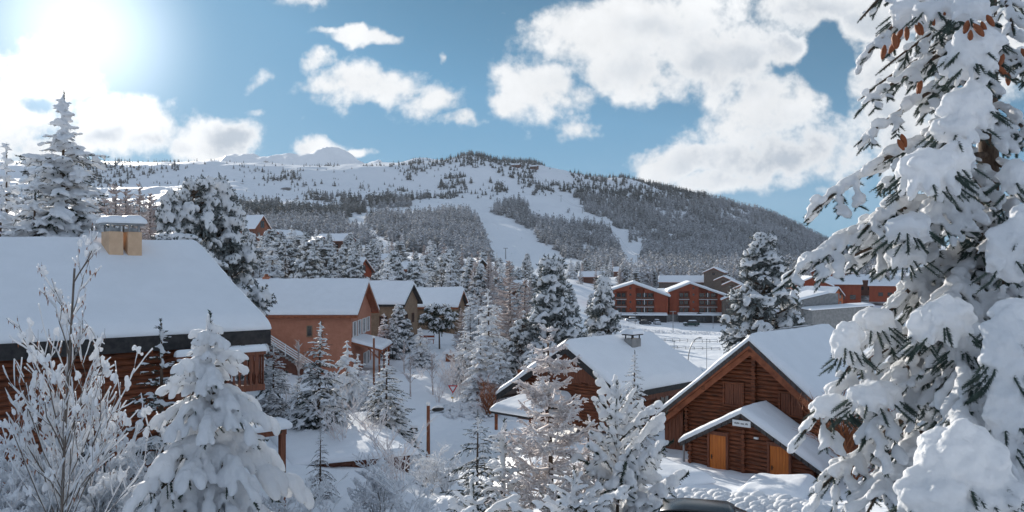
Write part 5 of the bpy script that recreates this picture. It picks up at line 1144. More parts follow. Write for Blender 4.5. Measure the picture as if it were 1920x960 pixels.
tree(make_pine(220, 15, 4.6, 150, 1.05, snow=.85, bn=18, voxel=.07, shape='cone', lump=1.15, low=.06, mats=('needle_frost', 'near_snow', 'bark')), 'pine_tree', 'big snowy pine rising behind the right log chalet', 'pine', 1432, 92, 445, 15, wide=1.0, rz=.5)
tree(TP[2], 'pine_tree', 'snowy pine with a leaning rounded head left of the apartment blocks', 'pine', 1128, 88, 522, 10, wide=.85)
tree(make_pine(221, 11, 3.0, 100, .95, snow=.85, bn=16, voxel=.06, shape='cone', lump=1.1, low=.06, mats=('needle_frost', 'near_snow', 'bark')), 'pine_tree', 'tall snowy pine behind the frosted larch, in front of the field', 'pine', 1038, 80, 488, 11, wide=1.0)
tree(TL[1], 'larch_tree', 'broad pale larch left of the tall pine behind the frosted larch', 'larch', 955, 92, 488, 11, wide=1.05)
tree(TL[0], 'larch_tree', 'second pale larch just behind the broad one', 'larch', 985, 104, 520, 11)
tree(TS[0], 'spruce_tree', 'snow-dusted spruce standing in front of the broad pale larch', 'spruce', 918, 84, 540, 9)
tree(TS[1], 'spruce_tree', 'smaller bright snowy spruce before the snow-dusted one', 'spruce', 900, 78, 606, 9, wide=1.2)
tree(TP[3], 'pine_tree', 'snowy pine at the right edge of the garden, beside the wooden pole', 'pine', 978, 82, 600, 10)
tree(T_UMB, 'pine_tree', 'umbrella-shaped pine with snowy crown in front of the house with red gable trim', 'pine', 824, 108, 568, 8, wide=1.0)
tree(TP[0], 'pine_tree', 'small snowy pine between the cream house and the pink house', 'pine', 752, 104, 572, 10, wide=1.3)
tree(TS[2], 'spruce_tree', 'snowy spruce beside the pink house porch', 'spruce', 722, 100, 584, 9, wide=1.0)
tree(TP[2], 'pine_tree', 'dark snowy pine right behind the tall wooden pole', 'pine', 736, 98, 600, 10)
# behind the big log house
tree(make_spruce(230, 15, 4.4, 32, 13, snow=.62, nt=14, bn=24, voxel=.07, lump=.8, dens=1.4, irregular=.25, droop=.35), 'spruce_tree', 'tallest snow-laden spruce above the log house roof, sun behind it', 'spruce', 118, 52, 172, 15, rz=.7, wide=.95)
tree(TS[0], 'spruce_tree', 'snowy spruce at the left edge above the log house roof', 'spruce', 14, 56, 268, 9, wide=.75)
tree(TP[0], 'pine_tree', 'snowy pine with a curled dark head left of the two taller pines', 'pine', 312, 58, 366, 10, wide=.6)
tree(TP[3], 'pine_tree', 'snowy pine with a narrow top behind the chimneys of the log house', 'pine', 365, 60, 340, 10, wide=.7)
tree(TP[2], 'pine_tree', 'tall snowy pine at the right end of the log house ridge', 'pine', 424, 62, 345, 10, wide=.85)
tree(TP[1], 'pine_tree', 'low snow-heaped pine just above the log house ridge', 'pine', 340, 48, 442, 10, wide=1.3)
for i, (px, top, d) in enumerate(((215, 338, 70), (238, 352, 75), (262, 348, 72), (196, 360, 78), (283, 362, 80), (176, 372, 84))):
    tree(TL[i % 3], 'larch_tree', ['pale larch nearest the tallest spruce behind the chimneys', 'second pale larch from the left behind the chimneys', 'pale larch with pinkish top right above the chimneys', 'short pale larch half behind the tallest spruce', 'rightmost pale larch behind the chimneys', 'pale larch hidden behind the tallest spruce'][i], 'larch', px, d, top, 11, 'pale larches behind the log house chimneys')
tree(TS[1], 'spruce_tree', 'snowy spruce seen low behind the sloping end of the log house roof', 'spruce', 445, 70, 455, 9)
# ---------------- garden shrubs and small fruit trees
SH = [make_shrub(300+i, 2.4, 5, 3, .55, rad=1.3) for i in range(3)]+[make_shrub(310+i, 3.0, 1, 3, .7, rad=1.4, trunk=True, wood='larch') for i in range(2)]
shr = [(758, 88, 640, 4, 'small bare fruit tree with frosted crown on the garden slope'), (800, 96, 632, 4, 'short frosted tree left of the bird house'), (812, 80, 662, 3, 'knobbly pruned tree below the bird house'),
       (836, 84, 664, 0, 'frosted shrub with pinkish stems above the yield sign'), (858, 82, 668, 1, 'frosted shrub directly behind the yield sign'), (880, 80, 664, 2, 'frosted shrub right of the yield sign'), (905, 78, 668, 0, 'frosted shrub furthest right on the road bank'), (868, 92, 645, 1, 'low frosted shrub above the road bank shrubs'),
       (790, 86, 680, 2, 'tiny frosted shrub on the open garden slope'), (636, 47, 745, 1, 'frosted round shrub between the two dark spruces'), (700, 49, 738, 2, 'pale frosted shrub on the left of the lamp-side spruce'), (730, 40, 790, 0, 'tall frosted shrub in front of the lamp-side spruce'), (745, 38, 800, 1, 'twiggy frosted shrub next to the retaining wall end'),
       (540, 62, 706, 2, 'frosted shrub beside the rounded frosted spruce'), (560, 66, 640, 3, 'pink-tinted bare tree beside the pink house stair')]
for i, (px, d, top, v, lb) in enumerate(shr):
    tree(SH[v], 'frosted_shrub' if v < 3 else 'bare_tree', lb, 'shrub' if v < 3 else 'tree', px, d, top, 2.4 if v < 3 else 3.0, 'frosted garden shrubs and small trees')

for i, (px, d, top, t, lb) in enumerate([(672, 66, 660, 0, 'snowy spruce close behind the bushy one by the pink house'), (690, 60, 690, 1, 'low frosted spruce at the foot of the tall wooden pole'), (628, 68, 690, 2, 'low snowy spruce below the pink house stair'), (560, 56, 700, 1, 'low snowy spruce left of the tall dark spruce'),
    (872, 86, 600, 0, 'snowy spruce above the yield sign'), (940, 76, 640, 2, 'snowy spruce right of the smaller bright one'), (932, 95, 570, 1, 'snowy spruce between the dusted one and the broad larch'), (1000, 74, 640, 0, 'snowy spruce right behind the left roof edge of the middle chalet'), (790, 92, 610, 2, 'snowy spruce on the upper garden slope')]):
    tree(TS[t], 'spruce_tree', lb, 'spruce', px, d, top, 9, wide=1.15)

for i, (px, d, top, t, lb) in enumerate([(58, 50, 322, 2, 'snowy spruce between the left-edge one and the tallest spruce'), (176, 58, 352, 0, 'snowy spruce close right of the tallest spruce'), (-6, 48, 345, 1, 'snowy spruce cut by the left edge of the picture')]):
    tree(TS[t], 'spruce_tree', lb, 'spruce', px, d, top, 9, wide=1.0)
for i, (px, d, top, v, lb) in enumerate([(822, 77, 690, 0, 'frosted shrub left of the yield sign on the road bank'), (846, 86, 655, 3, 'bare frosted tree above and behind the yield sign'), (862, 79, 690, 2, 'low frosted shrub just right of the yield sign post'), (893, 82, 655, 3, 'bare frosted tree above the right road bank'), (926, 77, 690, 1, 'frosted shrub beside the dark red-brown bush'), (940, 82, 668, 0, 'frosted shrub at the foot of the short wooden pole'), (872, 90, 640, 2, 'frosted shrub high on the bank below the spruces'), (975, 70, 690, 1, 'frosted shrub touching the left roof edge of the middle chalet'), (770, 78, 668, 4, 'small frosted fruit tree low on the garden slope'), (666, 56, 720, 0, 'frosted shrub between pink house and tall wooden pole')]):
    tree(SH[v], 'frosted_shrub' if v < 3 else 'bare_tree', lb, 'shrub' if v < 3 else 'tree', px, d, top, 2.4 if v < 3 else 3.0, 'frosted garden shrubs and small trees')
# ================================================================ forest on the hill: one far-off wood
def spike_tree(seed, n=34, kind=0):
    """unit tree, height 1, narrow drooping boughs as blades round a slim core"""
    rng = np.random.default_rng(seed); z = 1-np.sqrt(rng.uniform(.004, 1, n))*.93; z.sort(); a = np.arange(n)*2.399+rng.normal(0, .4, n); r = (.20 if kind == 0 else .235)*(1-z)**.85*rng.uniform(.75, 1.25, n)+.012
    h = np.stack([np.cos(a), np.sin(a), np.zeros(n)], -1); s = np.stack([-np.sin(a), np.cos(a), np.zeros(n)], -1); b = np.stack([np.zeros(n), np.zeros(n), z+.05], -1)
    w = (.4*r+.018)[:, None]; drop = (.045+.28*r)[:, None]*np.array([0, 0, -1.])
    t = b+h*r[:, None]+drop; V = np.stack([b+[0, 0, .03], t-s*w+h*-.02, t+h*.02*1.5, t+s*w], 1).reshape(-1, 3)
    i = np.arange(n)*4; Fc = np.concatenate([np.stack([i, i+1, i+2], -1), np.stack([i, i+2, i+3], -1)])
    return V, Fc
def inpoly_band(px, py, pts):
    """1 inside a band given as rows (y, xleft, xright)"""
    y = np.array([p[0] for p in pts], float); l = np.array([p[1] for p in pts], float); r = np.array([p[2] for p in pts], float)
    L_ = np.interp(py, y, l); R_ = np.interp(py, y, r); return (py >= y[0]) & (py <= y[-1]) & (px > L_) & (px < R_)
def line_band(px, py, pts):
    out = np.zeros(px.shape, bool)
    for (x0, y0, w0), (x1, y1, w1) in zip(pts[:-1], pts[1:]):
        dx, dy = x1-x0, y1-y0; t = np.clip(((px-x0)*dx+(py-y0)*dy)/(dx*dx+dy*dy), 0, 1); out |= np.hypot(px-x0-t*dx, (py-y0-t*dy)*1.0) < w0+(w1-w0)*t
    return out
def forest_density(px, py, x, y):
    n1 = fbm(x/90, y/90, 3.3, 4); n2 = fbm(x/40, y/40, 8.1, 3)
    D = np.zeros(px.shape); px = px+fbm(x/55, y/55, 21., 3)*26; py = py+fbm(x/45, y/45, 31., 3)*11
    # scattered trees on the high left slope
    up = (py < 405) & (px < 1180); D = np.where(up, .02+.38*sstep(.05, .32, n1+.6*n2), D)
    D = np.where((py < 395) & (px > 640) & (px < 1180), .04+.55*sstep(.08, .28, n1+.35*n2), D)
    D = np.where((px > 820) & (px < 945) & (py > 332) & (py < 360) & (n2 > -.15), .9, D)
    D = np.where((px > 860) & (px < 925) & (py < 322) & (n2 > -.05), .7, D)
    D = np.where((px > 990) & (px < 1035) & (py > 348) & (py < 378), .9, D)
    # dark wood in the middle of the left slope
    D = np.where((px > 440) & (px < 760) & (py > 382-(px-440)*.03) & (py < 432) & (n1+.3*n2 > -.22), .85, D)
    D = np.where((py > 400) & (py < 500) & (px < 470), .7*sstep(-.2, .1, n1), D)
    # frosted larch wood
    D = np.where((px > 440) & (px < 740) & (py >= 418) & (py < 470) & (n2 > -.42), 1., D)
    D = np.where((px > 705) & (px < 912) & (py > 392) & (py < 520), 1., D)
    D = np.where(inpoly_band(px, py, [(384, 915, 975), (400, 925, 1000), (415, 945, 1040), (425, 975, 1120), (440, 1000, 1150), (460, 1035, 1165), (480, 1070, 1180), (500, 1105, 1190), (512, 1120, 1200)]), 1., D)
    # the whole right shoulder
    r = (px > 1040) & (py > 336) & (px+0*py > 1040); D = np.where(r & (px > 1040+(py-345)*1.1) & (py > 345+(1060-px).clip(0, 99)*.1), 1., D)
    D = np.where((px > 1165) , 1., D); D = np.where((px > 1080) & (py < 352) & (n2 > .05), .5, D)
    D = np.where(line_band(px, py, [(925, 330, 8), (945, 345, 10), (955, 372, 12)]) | line_band(px, py, [(1034, 346, 4), (1042, 380, 6)]) | line_band(px, py, [(1052, 376, 4), (1100, 402, 4), (1150, 420, 9)]) | line_band(px, py, [(1140, 418, 9), (1162, 448, 14), (1200, 510, 19)])
                 | line_band(px, py, [(690, 428, 9), (735, 470, 16)]) | line_band(px, py, [(620, 436, 8), (700, 404, 9), (790, 390, 10), (880, 384, 12)]), 0, D)
    D = np.where(inpoly_band(px, py, [(378, 880, 935), (392, 880, 925), (410, 888, 948), (430, 903, 985), (450, 914, 1012), (470, 922, 1045), (485, 930, 1072), (500, 935, 1100), (530, 930, 1110)]), 0, D)
    D = np.where(inpoly_band(px, py, [(370, 935, 1010), (384, 985, 1068), (398, 1000, 1062), (408, 1030, 1060)]), 0, D)
    D = np.where((D > .8) & (n2 < -.30) & (px > 1000), .12, D)
    D = np.where((px > 1380) & (px < 1420) & (py > 386) & (py < 400) & (n2 > .1), .2, D)
    return D
def hill_forest():
    rng = np.random.default_rng(5); n = 125000
    px = rng.uniform(-60, 1660, n); d = rng.uniform(430, 1610, n); keep = rng.random(n) < (d/1610)*.80; px, d = px[keep], d[keep]
    x = (px-CX)/F*d; y = d; z = gz(x, y); py = HY-F*z/d
    D = forest_density(px, py, x, y); D = np.where(d < 560, D*(px > 1020), D)
    k = rng.random(len(px)) < D*.62; px, d, x, y, z, py = [a[k] for a in (px, d, x, y, z, py)]
    dark = sstep(388, 372, py+fbm(x/60, y/60, 5, 3)*20) ; dark = np.where((px > 440) & (px < 700) & (py < 415), .8, dark)
    spruce = np.clip(dark*.9+.38*(fbm(x/30, y/30, 9, 3) > .02)+rng.normal(0, .15, len(px)), 0, 1)
    h = rng.uniform(8, 17, len(px))*np.where(D[k] < .3, .6, 1)*np.where(py < 370, .66, .92)
    print('FOREST', len(px))
    acc = Acc(); tint = []
    for v in range(6):
        V, Fc = spike_tree(400+v, 34, v % 2); s = (np.arange(len(px)) % 6) == v; m = s.sum(); a = rng.uniform(0, 6.28, m); Rm = np.zeros((m, 3, 3)); Rm[:, 0, 0] = np.cos(a); Rm[:, 1, 1] = np.cos(a); Rm[:, 0, 1] = -np.sin(a); Rm[:, 1, 0] = np.sin(a); Rm[:, 2, 2] = 1
        acc.inst(V, Fc, np.stack([x[s], y[s], z[s]-.4], -1), Rm, np.stack([h[s]*1.1, h[s]*1.1, h[s]], -1)); tint.append(np.repeat(spruce[s], len(V)))
    m, nt, b = newmat('hill_forest'); L = nt.links; at_ = N(nt, 'ShaderNodeAttribute', attribute_name='tint'); ge = N(nt, 'ShaderNodeNewGeometry'); sp = N(nt, 'ShaderNodeSeparateXYZ'); tcn = N(nt, 'ShaderNodeTexCoord')
    nz = N(nt, 'ShaderNodeTexNoise'); nz.inputs['Scale'].default_value = .6; nz.inputs['Detail'].default_value = 3; L.new(tcn.outputs['Object'], nz.inputs['Vector'])
    mx = N(nt, 'ShaderNodeMix', data_type='RGBA'); mx.inputs[6].default_value = (.35, .355, .375, 1); mx.inputs[7].default_value = (.065, .078, .075, 1); L.new(at_.outputs['Fac'], mx.inputs[0])
    mr = N(nt, 'ShaderNodeMapRange'); mr.inputs[1].default_value = .42; mr.inputs[2].default_value = .62; mr.inputs[4].default_value = .6; L.new(nz.outputs[0], mr.inputs[0])
    mu = N(nt, 'ShaderNodeMath', operation='MULTIPLY'); s2 = N(nt, 'ShaderNodeMath', operation='MULTIPLY_ADD'); s2.inputs[1].default_value = -.72; s2.inputs[2].default_value = 1.0; L.new(at_.outputs['Fac'], s2.inputs[0]); L.new(mr.outputs[0], mu.inputs[0]); L.new(s2.outputs[0], mu.inputs[1])
    m2 = N(nt, 'ShaderNodeMix', data_type='RGBA'); L.new(mx.outputs[2], m2.inputs[6]); m2.inputs[7].default_value = (.85, .85, .88, 1); L.new(mu.outputs[0], m2.inputs[0]); L.new(m2.outputs[2], b.inputs['Base Color']); b.inputs['Roughness'].default_value = .9; b.inputs['Specular IOR Level'].default_value = .1
    me = mesh_np('hill_forest', np.concatenate(acc.V), [np.concatenate(acc.F[3])], m, False, np.concatenate(tint)); o = link('hill_forest', me); tag(o, 'far wood of dark and frosted conifers covering the hill', 'forest', None, 'stuff')
hill_forest()
# ================================================================ village belts of single trees (shared meshes)
def belt(n, pxr, dr, kinds, label, cat, group, seed, hr=(8, 12), mind=5.0, avoid=()):
    rng = random.Random(seed); placed = []; tries = 0
    while len(placed) < n and tries < n*40:
        tries += 1; px = rng.uniform(*pxr); d = rng.uniform(*dr); x = (px-CX)/F*d
        if any((x-a)**2+(d-b)**2 < mind**2 for a, b in placed): continue
        if any(((px-a) < w and (px-a) > -w) and d0 < d < d1 for a, w, d0, d1 in avoid): continue
        placed.append((x, d)); k, nm, href = rng.choice(kinds); h = rng.uniform(*hr)
        lb = label if isinstance(label, str) else label[nm]
        plant(k, nm, lb, 'tree' if cat is None else cat, (x, d, float(gz(x, d))-.3), rng.uniform(0, 6.28), h/href*rng.uniform(.9, 1.15), group, scz=h/href)
KS = [(t, 'spruce_tree', 9) for t in TF+TS]; KP = [(t, 'pine_tree', 10) for t in TP]; KL = [(t, 'larch_tree', 11) for t in TLF]
AV = [(655, 60, 100, 140), (760, 80, 60, 118), (720, 30, 160, 205), (680, 32, 165, 215), (640, 50, 300, 380), (485, 40, 250, 345), (610, 28, 300, 370), (745, 30, 190, 260), (900, 16, 200, 240), (850, 55, 95, 150), (830, 90, 60, 128)]
belt(75, (455, 740), (135, 330), KP+KS, {'spruce_tree': 'snowy spruce in the tree belt above the pink house roof', 'pine_tree': 'snowy pine in the tree belt above the pink house roof'}, None, 'snowy trees above the pink house', 1, (8, 11.5), 4.5, AV)
belt(64, (715, 945), (135, 300), KP+KS+KL+KL, {'spruce_tree': 'snowy spruce between the pink house and the ski slope', 'pine_tree': 'snowy pine between the pink house and the ski slope', 'larch_tree': 'pale larch between the pink house and the ski slope'}, None, 'trees at the foot of the ski slope', 2, (8, 12.5), 4.5, AV)
belt(16, (925, 1120), (150, 300), KP+KL, {'pine_tree': 'snowy pine at the near edge of the valley field', 'larch_tree': 'pale larch at the near edge of the valley field'}, None, 'trees by the valley field', 3, (7, 10), 6, AV)
belt(62, (985, 1425), (400, 560), KL+KL+KS+KP, {'spruce_tree': 'small spruce in the row behind the red apartment blocks', 'pine_tree': 'small pine in the row behind the red apartment blocks', 'larch_tree': 'small pale larch in the row behind the red apartment blocks'}, None, 'tree row behind the red apartment blocks', 4, (8, 12), 6, [(1232, 34, 480, 560), (1330, 40, 380, 440), (1370, 40, 340, 420)])
belt(36, (1420, 1920), (430, 620), KL+KL+KS, {'spruce_tree': 'small spruce beyond the red chalets on the right', 'larch_tree': 'small pale larch beyond the red chalets on the right'}, None, 'trees beyond the red chalets', 5, (8, 11), 7)
belt(26, (862, 1010), (92, 150), KS+KL, {'spruce_tree': 'snowy spruce in the thicket left of the broad pale larch', 'larch_tree': 'pale larch in the thicket behind the broad pale larch'}, None, 'thicket around the broad pale larch', 6, (6, 8.5), 3)
belt(26, (150, 480), (110, 230), KS+KL+KP, {'spruce_tree': 'snowy spruce in the wood behind the log house', 'pine_tree': 'snowy pine in the wood behind the log house', 'larch_tree': 'pale larch in the wood behind the log house'}, None, 'wood behind the log house', 7, (9, 12), 6)
belt(10, (590, 640), (98, 160), KP, 'snowy pine directly behind the pink house ridge', 'tree', 'pines behind the pink house ridge', 8, (5, 7), 3)
# ================================================================ the giant spruce on the right
def giant():
    rng = np.random.default_rng(77); T0 = np.array([5.87, 10.5]); g = float(gz(*T0)); BV, BF = brush(110, 5, wd=.03, ln=.30); nee = []; sno = []; tr = Acc(); boughs = []
    root = thing('giant_spruce', 'giant near spruce bent under heavy snow, with orange-brown cones, at the right edge', 'spruce', (T0[0], T0[1], g))
    O = np.array([T0[0], T0[1], g]); top = 7.2
    def TZ(py): return (HY-py)/F*10.5
    tr.tube([[0, 0, -.4], [.03, 0, (0-g)*.5], [0, .02, -g], [.02, 0, top-g]], [.26, .19, .135, .02], 12)
    def bg(tip, zroot, arch=.25, w=1.0, sn=1.0, nt=16, dense=1.0, hang=.35, ln=1.0, lsn=1.0):
        A = np.array([T0[0], T0[1], zroot]); Bp = np.array(tip); K = 12; t = np.linspace(0, 1, K)[:, None]; L_ = np.linalg.norm(Bp-A)
        ax = A*(1-t)+Bp*t+np.array([0, 0, 1.])*(arch*L_*4*t*(1-t)*.5)+rng.normal(0, .02, 3)*L_*np.sin(t*3.1)
        boughs.append(ax); tr.tube(ax-O, .032*(1-t[:, 0]*.85)*min(1.3, L_/1.8)+.004, 6)
        tg = np.gradient(ax, axis=0); tg /= np.linalg.norm(tg, axis=1, keepdims=True); sd = np.cross(tg, [0, 0, 1.]); sd /= np.linalg.norm(sd, axis=1, keepdims=True)
        tt = np.sort(rng.uniform(.14, .97, nt)); tl = t[:, 0]; f3 = lambda arr: np.stack([np.interp(tt, tl, arr[:, c]) for c in range(3)], -1)
        p = f3(ax); tgi = f3(tg); sdi = f3(sd); sg = np.where(np.arange(nt) % 2 == 0, 1., -1.)[:, None]
        lt = (L_*.30*w*(1-tt*.72)*rng.uniform(.7, 1.15, nt)+.10)
        dr = tgi*rng.uniform(.5, .9, (nt, 1))+sdi*sg*rng.uniform(.45, 1, (nt, 1))+np.array([0, 0, -1.])*(rng.uniform(.0, .45, (nt, 1))+hang*rng.uniform(.2, 1.2, (nt, 1))); dr /= np.linalg.norm(dr, axis=1, keepdims=True)
        for q in range(nt):
            m = max(2, int(lt[q]/.13)); f = (np.arange(m)/m)[:, None]; pts = p[q]+dr[q]*lt[q]*f+np.array([0, 0, -1.])*lt[q]*f*f*.3
            dd = dr[q]+np.array([0, 0, -.6])*f+rng.normal(0, .1, (m, 3)); nee.append((pts-O, dd, np.full(m, .185)*ln))
            # short sub-twigs
            m2 = max(3, int(lt[q]/.05)); f = rng.uniform(.1, 1, (m2, 1)); s2 = np.cross(dr[q], [0, 0, 1.]); s2 /= np.linalg.norm(s2)+1e-6
            pts2 = p[q]+dr[q]*lt[q]*f+np.array([0, 0, -1.])*lt[q]*f*f*.3; d2 = dr[q]*.8+s2*rng.choice([-1, 1], (m2, 1))*rng.uniform(.5, 1, (m2, 1))+np.array([0, 0, -1.])*rng.uniform(0, .7, (m2, 1)); d2 /= np.linalg.norm(d2, axis=1, keepdims=True)
            l2 = rng.uniform(.07, .15, m2)*ln; nee.append((pts2-O, d2, l2))
            if sn > 0:
                k = max(2, int(lt[q]/.085*dense)); f = rng.uniform(.05, 1.02, (k, 1)); kp = rng.random(k) < sn; w_ = rng.uniform(.035, .075, k)*(.75+.35*lt[q])*lsn; pp = p[q]+dr[q]*lt[q]*f+np.array([0, 0, -1.])*lt[q]*f*f*.3+np.array([0, 0, 1.])*(w_*.55)[:, None]
                sno.append(((pp-O)[kp], np.repeat(dr[q][None], k, 0)[kp], np.stack([w_*1.9, w_, w_*.8], -1)[kp]))
                kp = rng.random(m2) < sn*.6; w_ = rng.uniform(.022, .04, m2)*lsn; sno.append(((pts2+d2*(l2*.5)[:, None]-O+[0, 0, .03])[kp], d2[kp], np.stack([w_*2.4, w_, w_*.85], -1)[kp]))
        m = max(5, int(L_/.10)); ts = rng.uniform(.1, 1, m); pa = np.stack([np.interp(ts, tl, ax[:, c]) for c in range(3)], -1); ta = np.stack([np.interp(ts, tl, tg[:, c]) for c in range(3)], -1); nee.append((pa-O, ta, np.full(m, .2)))
        if sn > 0:
            m = int(L_/.055*dense); ts = rng.uniform(.15, 1.02, m); pa = np.stack([np.interp(ts, tl, ax[:, c]) for c in range(3)], -1); ta = np.stack([np.interp(ts, tl, tg[:, c]) for c in range(3)], -1); w_ = rng.uniform(.045, .10, m)*(1-.5*ts)*w**.5*(.5+.5*sn)*lsn
            sno.append((pa-O+np.array([0, 0, 1.])*(w_*.7)[:, None]+rng.normal(0, .03, (m, 3)), ta, np.stack([w_*1.9, w_*1.1, w_*.85], -1)))
    def mound(px, py, d, rx, rz, n=60, fing=.35, seed=0, flat=.8, ry=None):
        """a heavy heap of snow lying over a bough: rounded crown, finger-like drips below. rx, rz in photo pixels at distance d"""
        r = np.random.default_rng(seed+int(px)); c = P(px, py, d); a = rx/F*d; b_ = rz/F*d; cc = (ry or .7)*a
        sno.append(((c-O)[None], np.array([[1., 0, 0]]), np.array([[a*.84, cc*.84, b_*.84]]))); n = int(n*.6); u = r.normal(0, 1, (n, 3)); u /= np.linalg.norm(u, axis=1, keepdims=True); rad = r.uniform(.55, .80, (n, 1)); pos = c+u*rad*np.array([a, cc, b_]); w_ = r.uniform(.16, .30, n)*min(a, b_)
        dn = u*np.array([1, 1, .2])+np.array([0, 0, -.9]); sno.append((pos-O, dn, np.stack([w_*1.25, w_, w_], -1)))
        m = int(n*.35); ang = r.uniform(0, 6.28, m); e = np.stack([np.cos(ang)*a*.85, np.sin(ang)*cc*.85, -b_*r.uniform(.3, 1.05, m)], -1)*np.array([1, 1, 1.]); w_ = r.uniform(.10, .17, m)*a*.8; w_ = np.clip(w_, .02, .06)
        sno.append((c+e*(1-.25*np.abs(e[:, 2:3])/max(b_, 1e-3))-O, np.stack([np.cos(ang)*.3, np.sin(ang)*.3, -np.ones(m)], -1), np.stack([w_*(2.2+2*fing), w_, w_], -1)))
        k = int(n*.45); ang = r.uniform(0, 6.28, k); pts = c+np.stack([np.cos(ang)*a*.8, np.sin(ang)*cc*.8, -b_*r.uniform(.1, .9, k)-.03], -1); nee.append((pts-O, np.stack([np.cos(ang), np.sin(ang), -np.ones(k)*.8], -1), np.full(k, .2)))
    # boughs seen against the sky on the left side: (tip column, tip row, tip distance, root row on trunk, arch, width, snow)
    for px, py, d, zr, ar, w, s_, n_ in [
        (1612, 38, 9.8, -110, .12, .8, .75, 16), (1628, 100, 9.6, -40, .14, .9, .8, 18), (1655, 130, 10.3, 10, .10, .7, .6, 14), (1628, 190, 9.9, 60, .12, .9, .75, 18), (1690, 150, 11.4, 40, .1, .8, .8, 14),
        (1616, 262, 9.7, 120, .16, .9, .85, 18), (1612, 188, 11.0, 70, .10, .6, .6, 12), (1527, 394, 9.3, 235, .17, .85, 1.0, 24), (1620, 432, 9.0, 290, .16, .9, .95, 20), (1655, 345, 10.6, 255, .1, .8, .9, 16), (1478, 517, 9.0, 372, .10, .95, 1.0, 26), (1560, 500, 9.9, 400, .12, .9, .95, 22), (1640, 505, 11.2, 420, .10, .8, .8, 18),
        (1535, 697, 8.8, 470, .26, 1.0, 1.0, 28), (1600, 640, 10.2, 500, .18, .9, .8, 20), (1655, 690, 9.6, 520, .22, .9, .95, 22), (1480, 815, 8.9, 610, .22, 1.05, 1.0, 30), (1545, 790, 10.4, 640, .14, .9, .7, 22), (1600, 820, 8.3, 600, .22, 1.0, 1.0, 26),
        (1512, 918, 8.8, 710, .18, 1.0, 1.0, 30), (1600, 905, 10.2, 740, .12, .9, .7, 22), (1590, 985, 8.2, 760, .16, 1.0, 1.0, 26), (1700, 930, 9.4, 730, .16, .9, .7, 22), (1660, 1010, 9.8, 850, .1, .9, .6, 20),
        # towards the camera and to the right
        (1800, 130, 8.9, 30, .12, .9, 1.0, 16), (1790, 240, 8.9, 120, .14, 1.0, 1.0, 18), (1735, 345, 8.6, 200, .2, 1.1, 1.0, 22), (1900, 60, 9.0, -20, .1, .9, .9, 16), (1990, 170, 9.4, 90, .1, 1, .9, 16), (1960, 300, 9.2, 190, .12, 1, .9, 18), (2020, 420, 9.4, 300, .12, 1, .9, 18),
        (1720, 460, 8.6, 330, .18, 1.1, 1.0, 22), (1760, 620, 8.2, 470, .18, 1.1, 1.0, 22), (1830, 480, 9.2, 380, .1, .9, .5, 18), (1880, 560, 8.6, 420, .12, 1, .9, 20), (1960, 520, 8.4, 380, .14, 1, 1, 20), (1905, 700, 7.6, 520, .2, 1.1, 1.0, 22), (1800, 800, 7.4, 620, .2, 1.1, 1.0, 24), (1760, 700, 9.0, 560, .12, 1, .6, 20), (1850, 880, 7.0, 680, .18, 1.1, 1, 24), (1960, 800, 7.8, 640, .12, 1, 1, 20), (1750, 830, 9.2, 700, .1, 1, .5, 20), (1700, 770, 9.6, 640, .12, .9, .6, 20)]:
        rgt = px > 1760 and py < 520; bg(P(px+((50 if py < 780 else 24) if px < 1760 and py > 600 else 0), py, d), TZ(zr), ar, w*(.7 if rgt else .92), s_*(.8 if rgt else .92), int(n_*(.6 if rgt else .72 if py < 450 else .88)), dense=.8, hang=.12 if py < 540 else .32)
    # the far and upper sides, all round the trunk
    for k in range(19):
        f = k/18; z = -6.8+f*(top+5.8); az = k*2.399+.5; 
        if -math.pi*.95 < math.atan2(math.sin(az), math.cos(az)) < -math.pi*.3 and z > -4.6: az += math.pi
        r = .35+1.75*(1-(z+6.8)/(top+7.4))**.7*rng.uniform(.75, 1.05); tip = np.array([T0[0]+math.cos(az)*r, T0[1]+math.sin(az)*r, z-.35*r]); bg(tip, z+.1, .1, .9, .75, 11, dense=.55)
    for m_ in [(1828, 88, 8.7, 52, 50, 60), (1812, 120, 8.8, 60, 32, 50), (1815, 200, 8.7, 58, 48, 70), (1790, 240, 8.6, 50, 30, 40), (1742, 318, 8.4, 70, 48, 90), (1790, 300, 8.5, 42, 40, 50), (1705, 425, 8.5, 50, 30, 60),
               (1775, 600, 8.0, 56, 50, 80), (1730, 610, 8.1, 34, 40, 40), (1815, 640, 8.2, 50, 40, 50), (1890, 470, 8.2, 46, 66, 70), (1925, 430, 8.2, 40, 60, 50), (1885, 660, 7.4, 50, 90, 130), (1888, 780, 7.3, 46, 90, 120), (1900, 590, 7.5, 44, 40, 50), (1920, 860, 7.4, 50, 60, 60),
               (1800, 870, 6.9, 92, 84, 200), (1760, 930, 6.8, 84, 70, 150), (1840, 930, 6.8, 80, 70, 150), (1590, 640, 8.7, 36, 44, 60), (1640, 600, 8.9, 44, 28, 50), (1640, 740, 8.5, 60, 30, 70), (1560, 760, 8.8, 40, 26, 40), (1700, 480, 9.0, 46, 24, 40), (1820, 15, 8.8, 40, 34, 40), (1900, 330, 9.0, 30, 40, 40), (1755, 20, 9.2, 50, 24, 40), (1700, 20, 9.6, 36, 24, 30)]:
        mound(*m_)
    fo = Acc(); pos, dd, ll = [np.concatenate([a[i] for a in nee]) for i in range(3)]; fo.inst(BV, BF, pos, frames(dd), np.stack([ll, np.full(len(ll), .145), np.full(len(ll), .145)], -1)); print('GIANT brushes', len(pos))
    fo.link('foliage', M['needle_near'], root); tr.link('trunk', M['bark'], root, True)
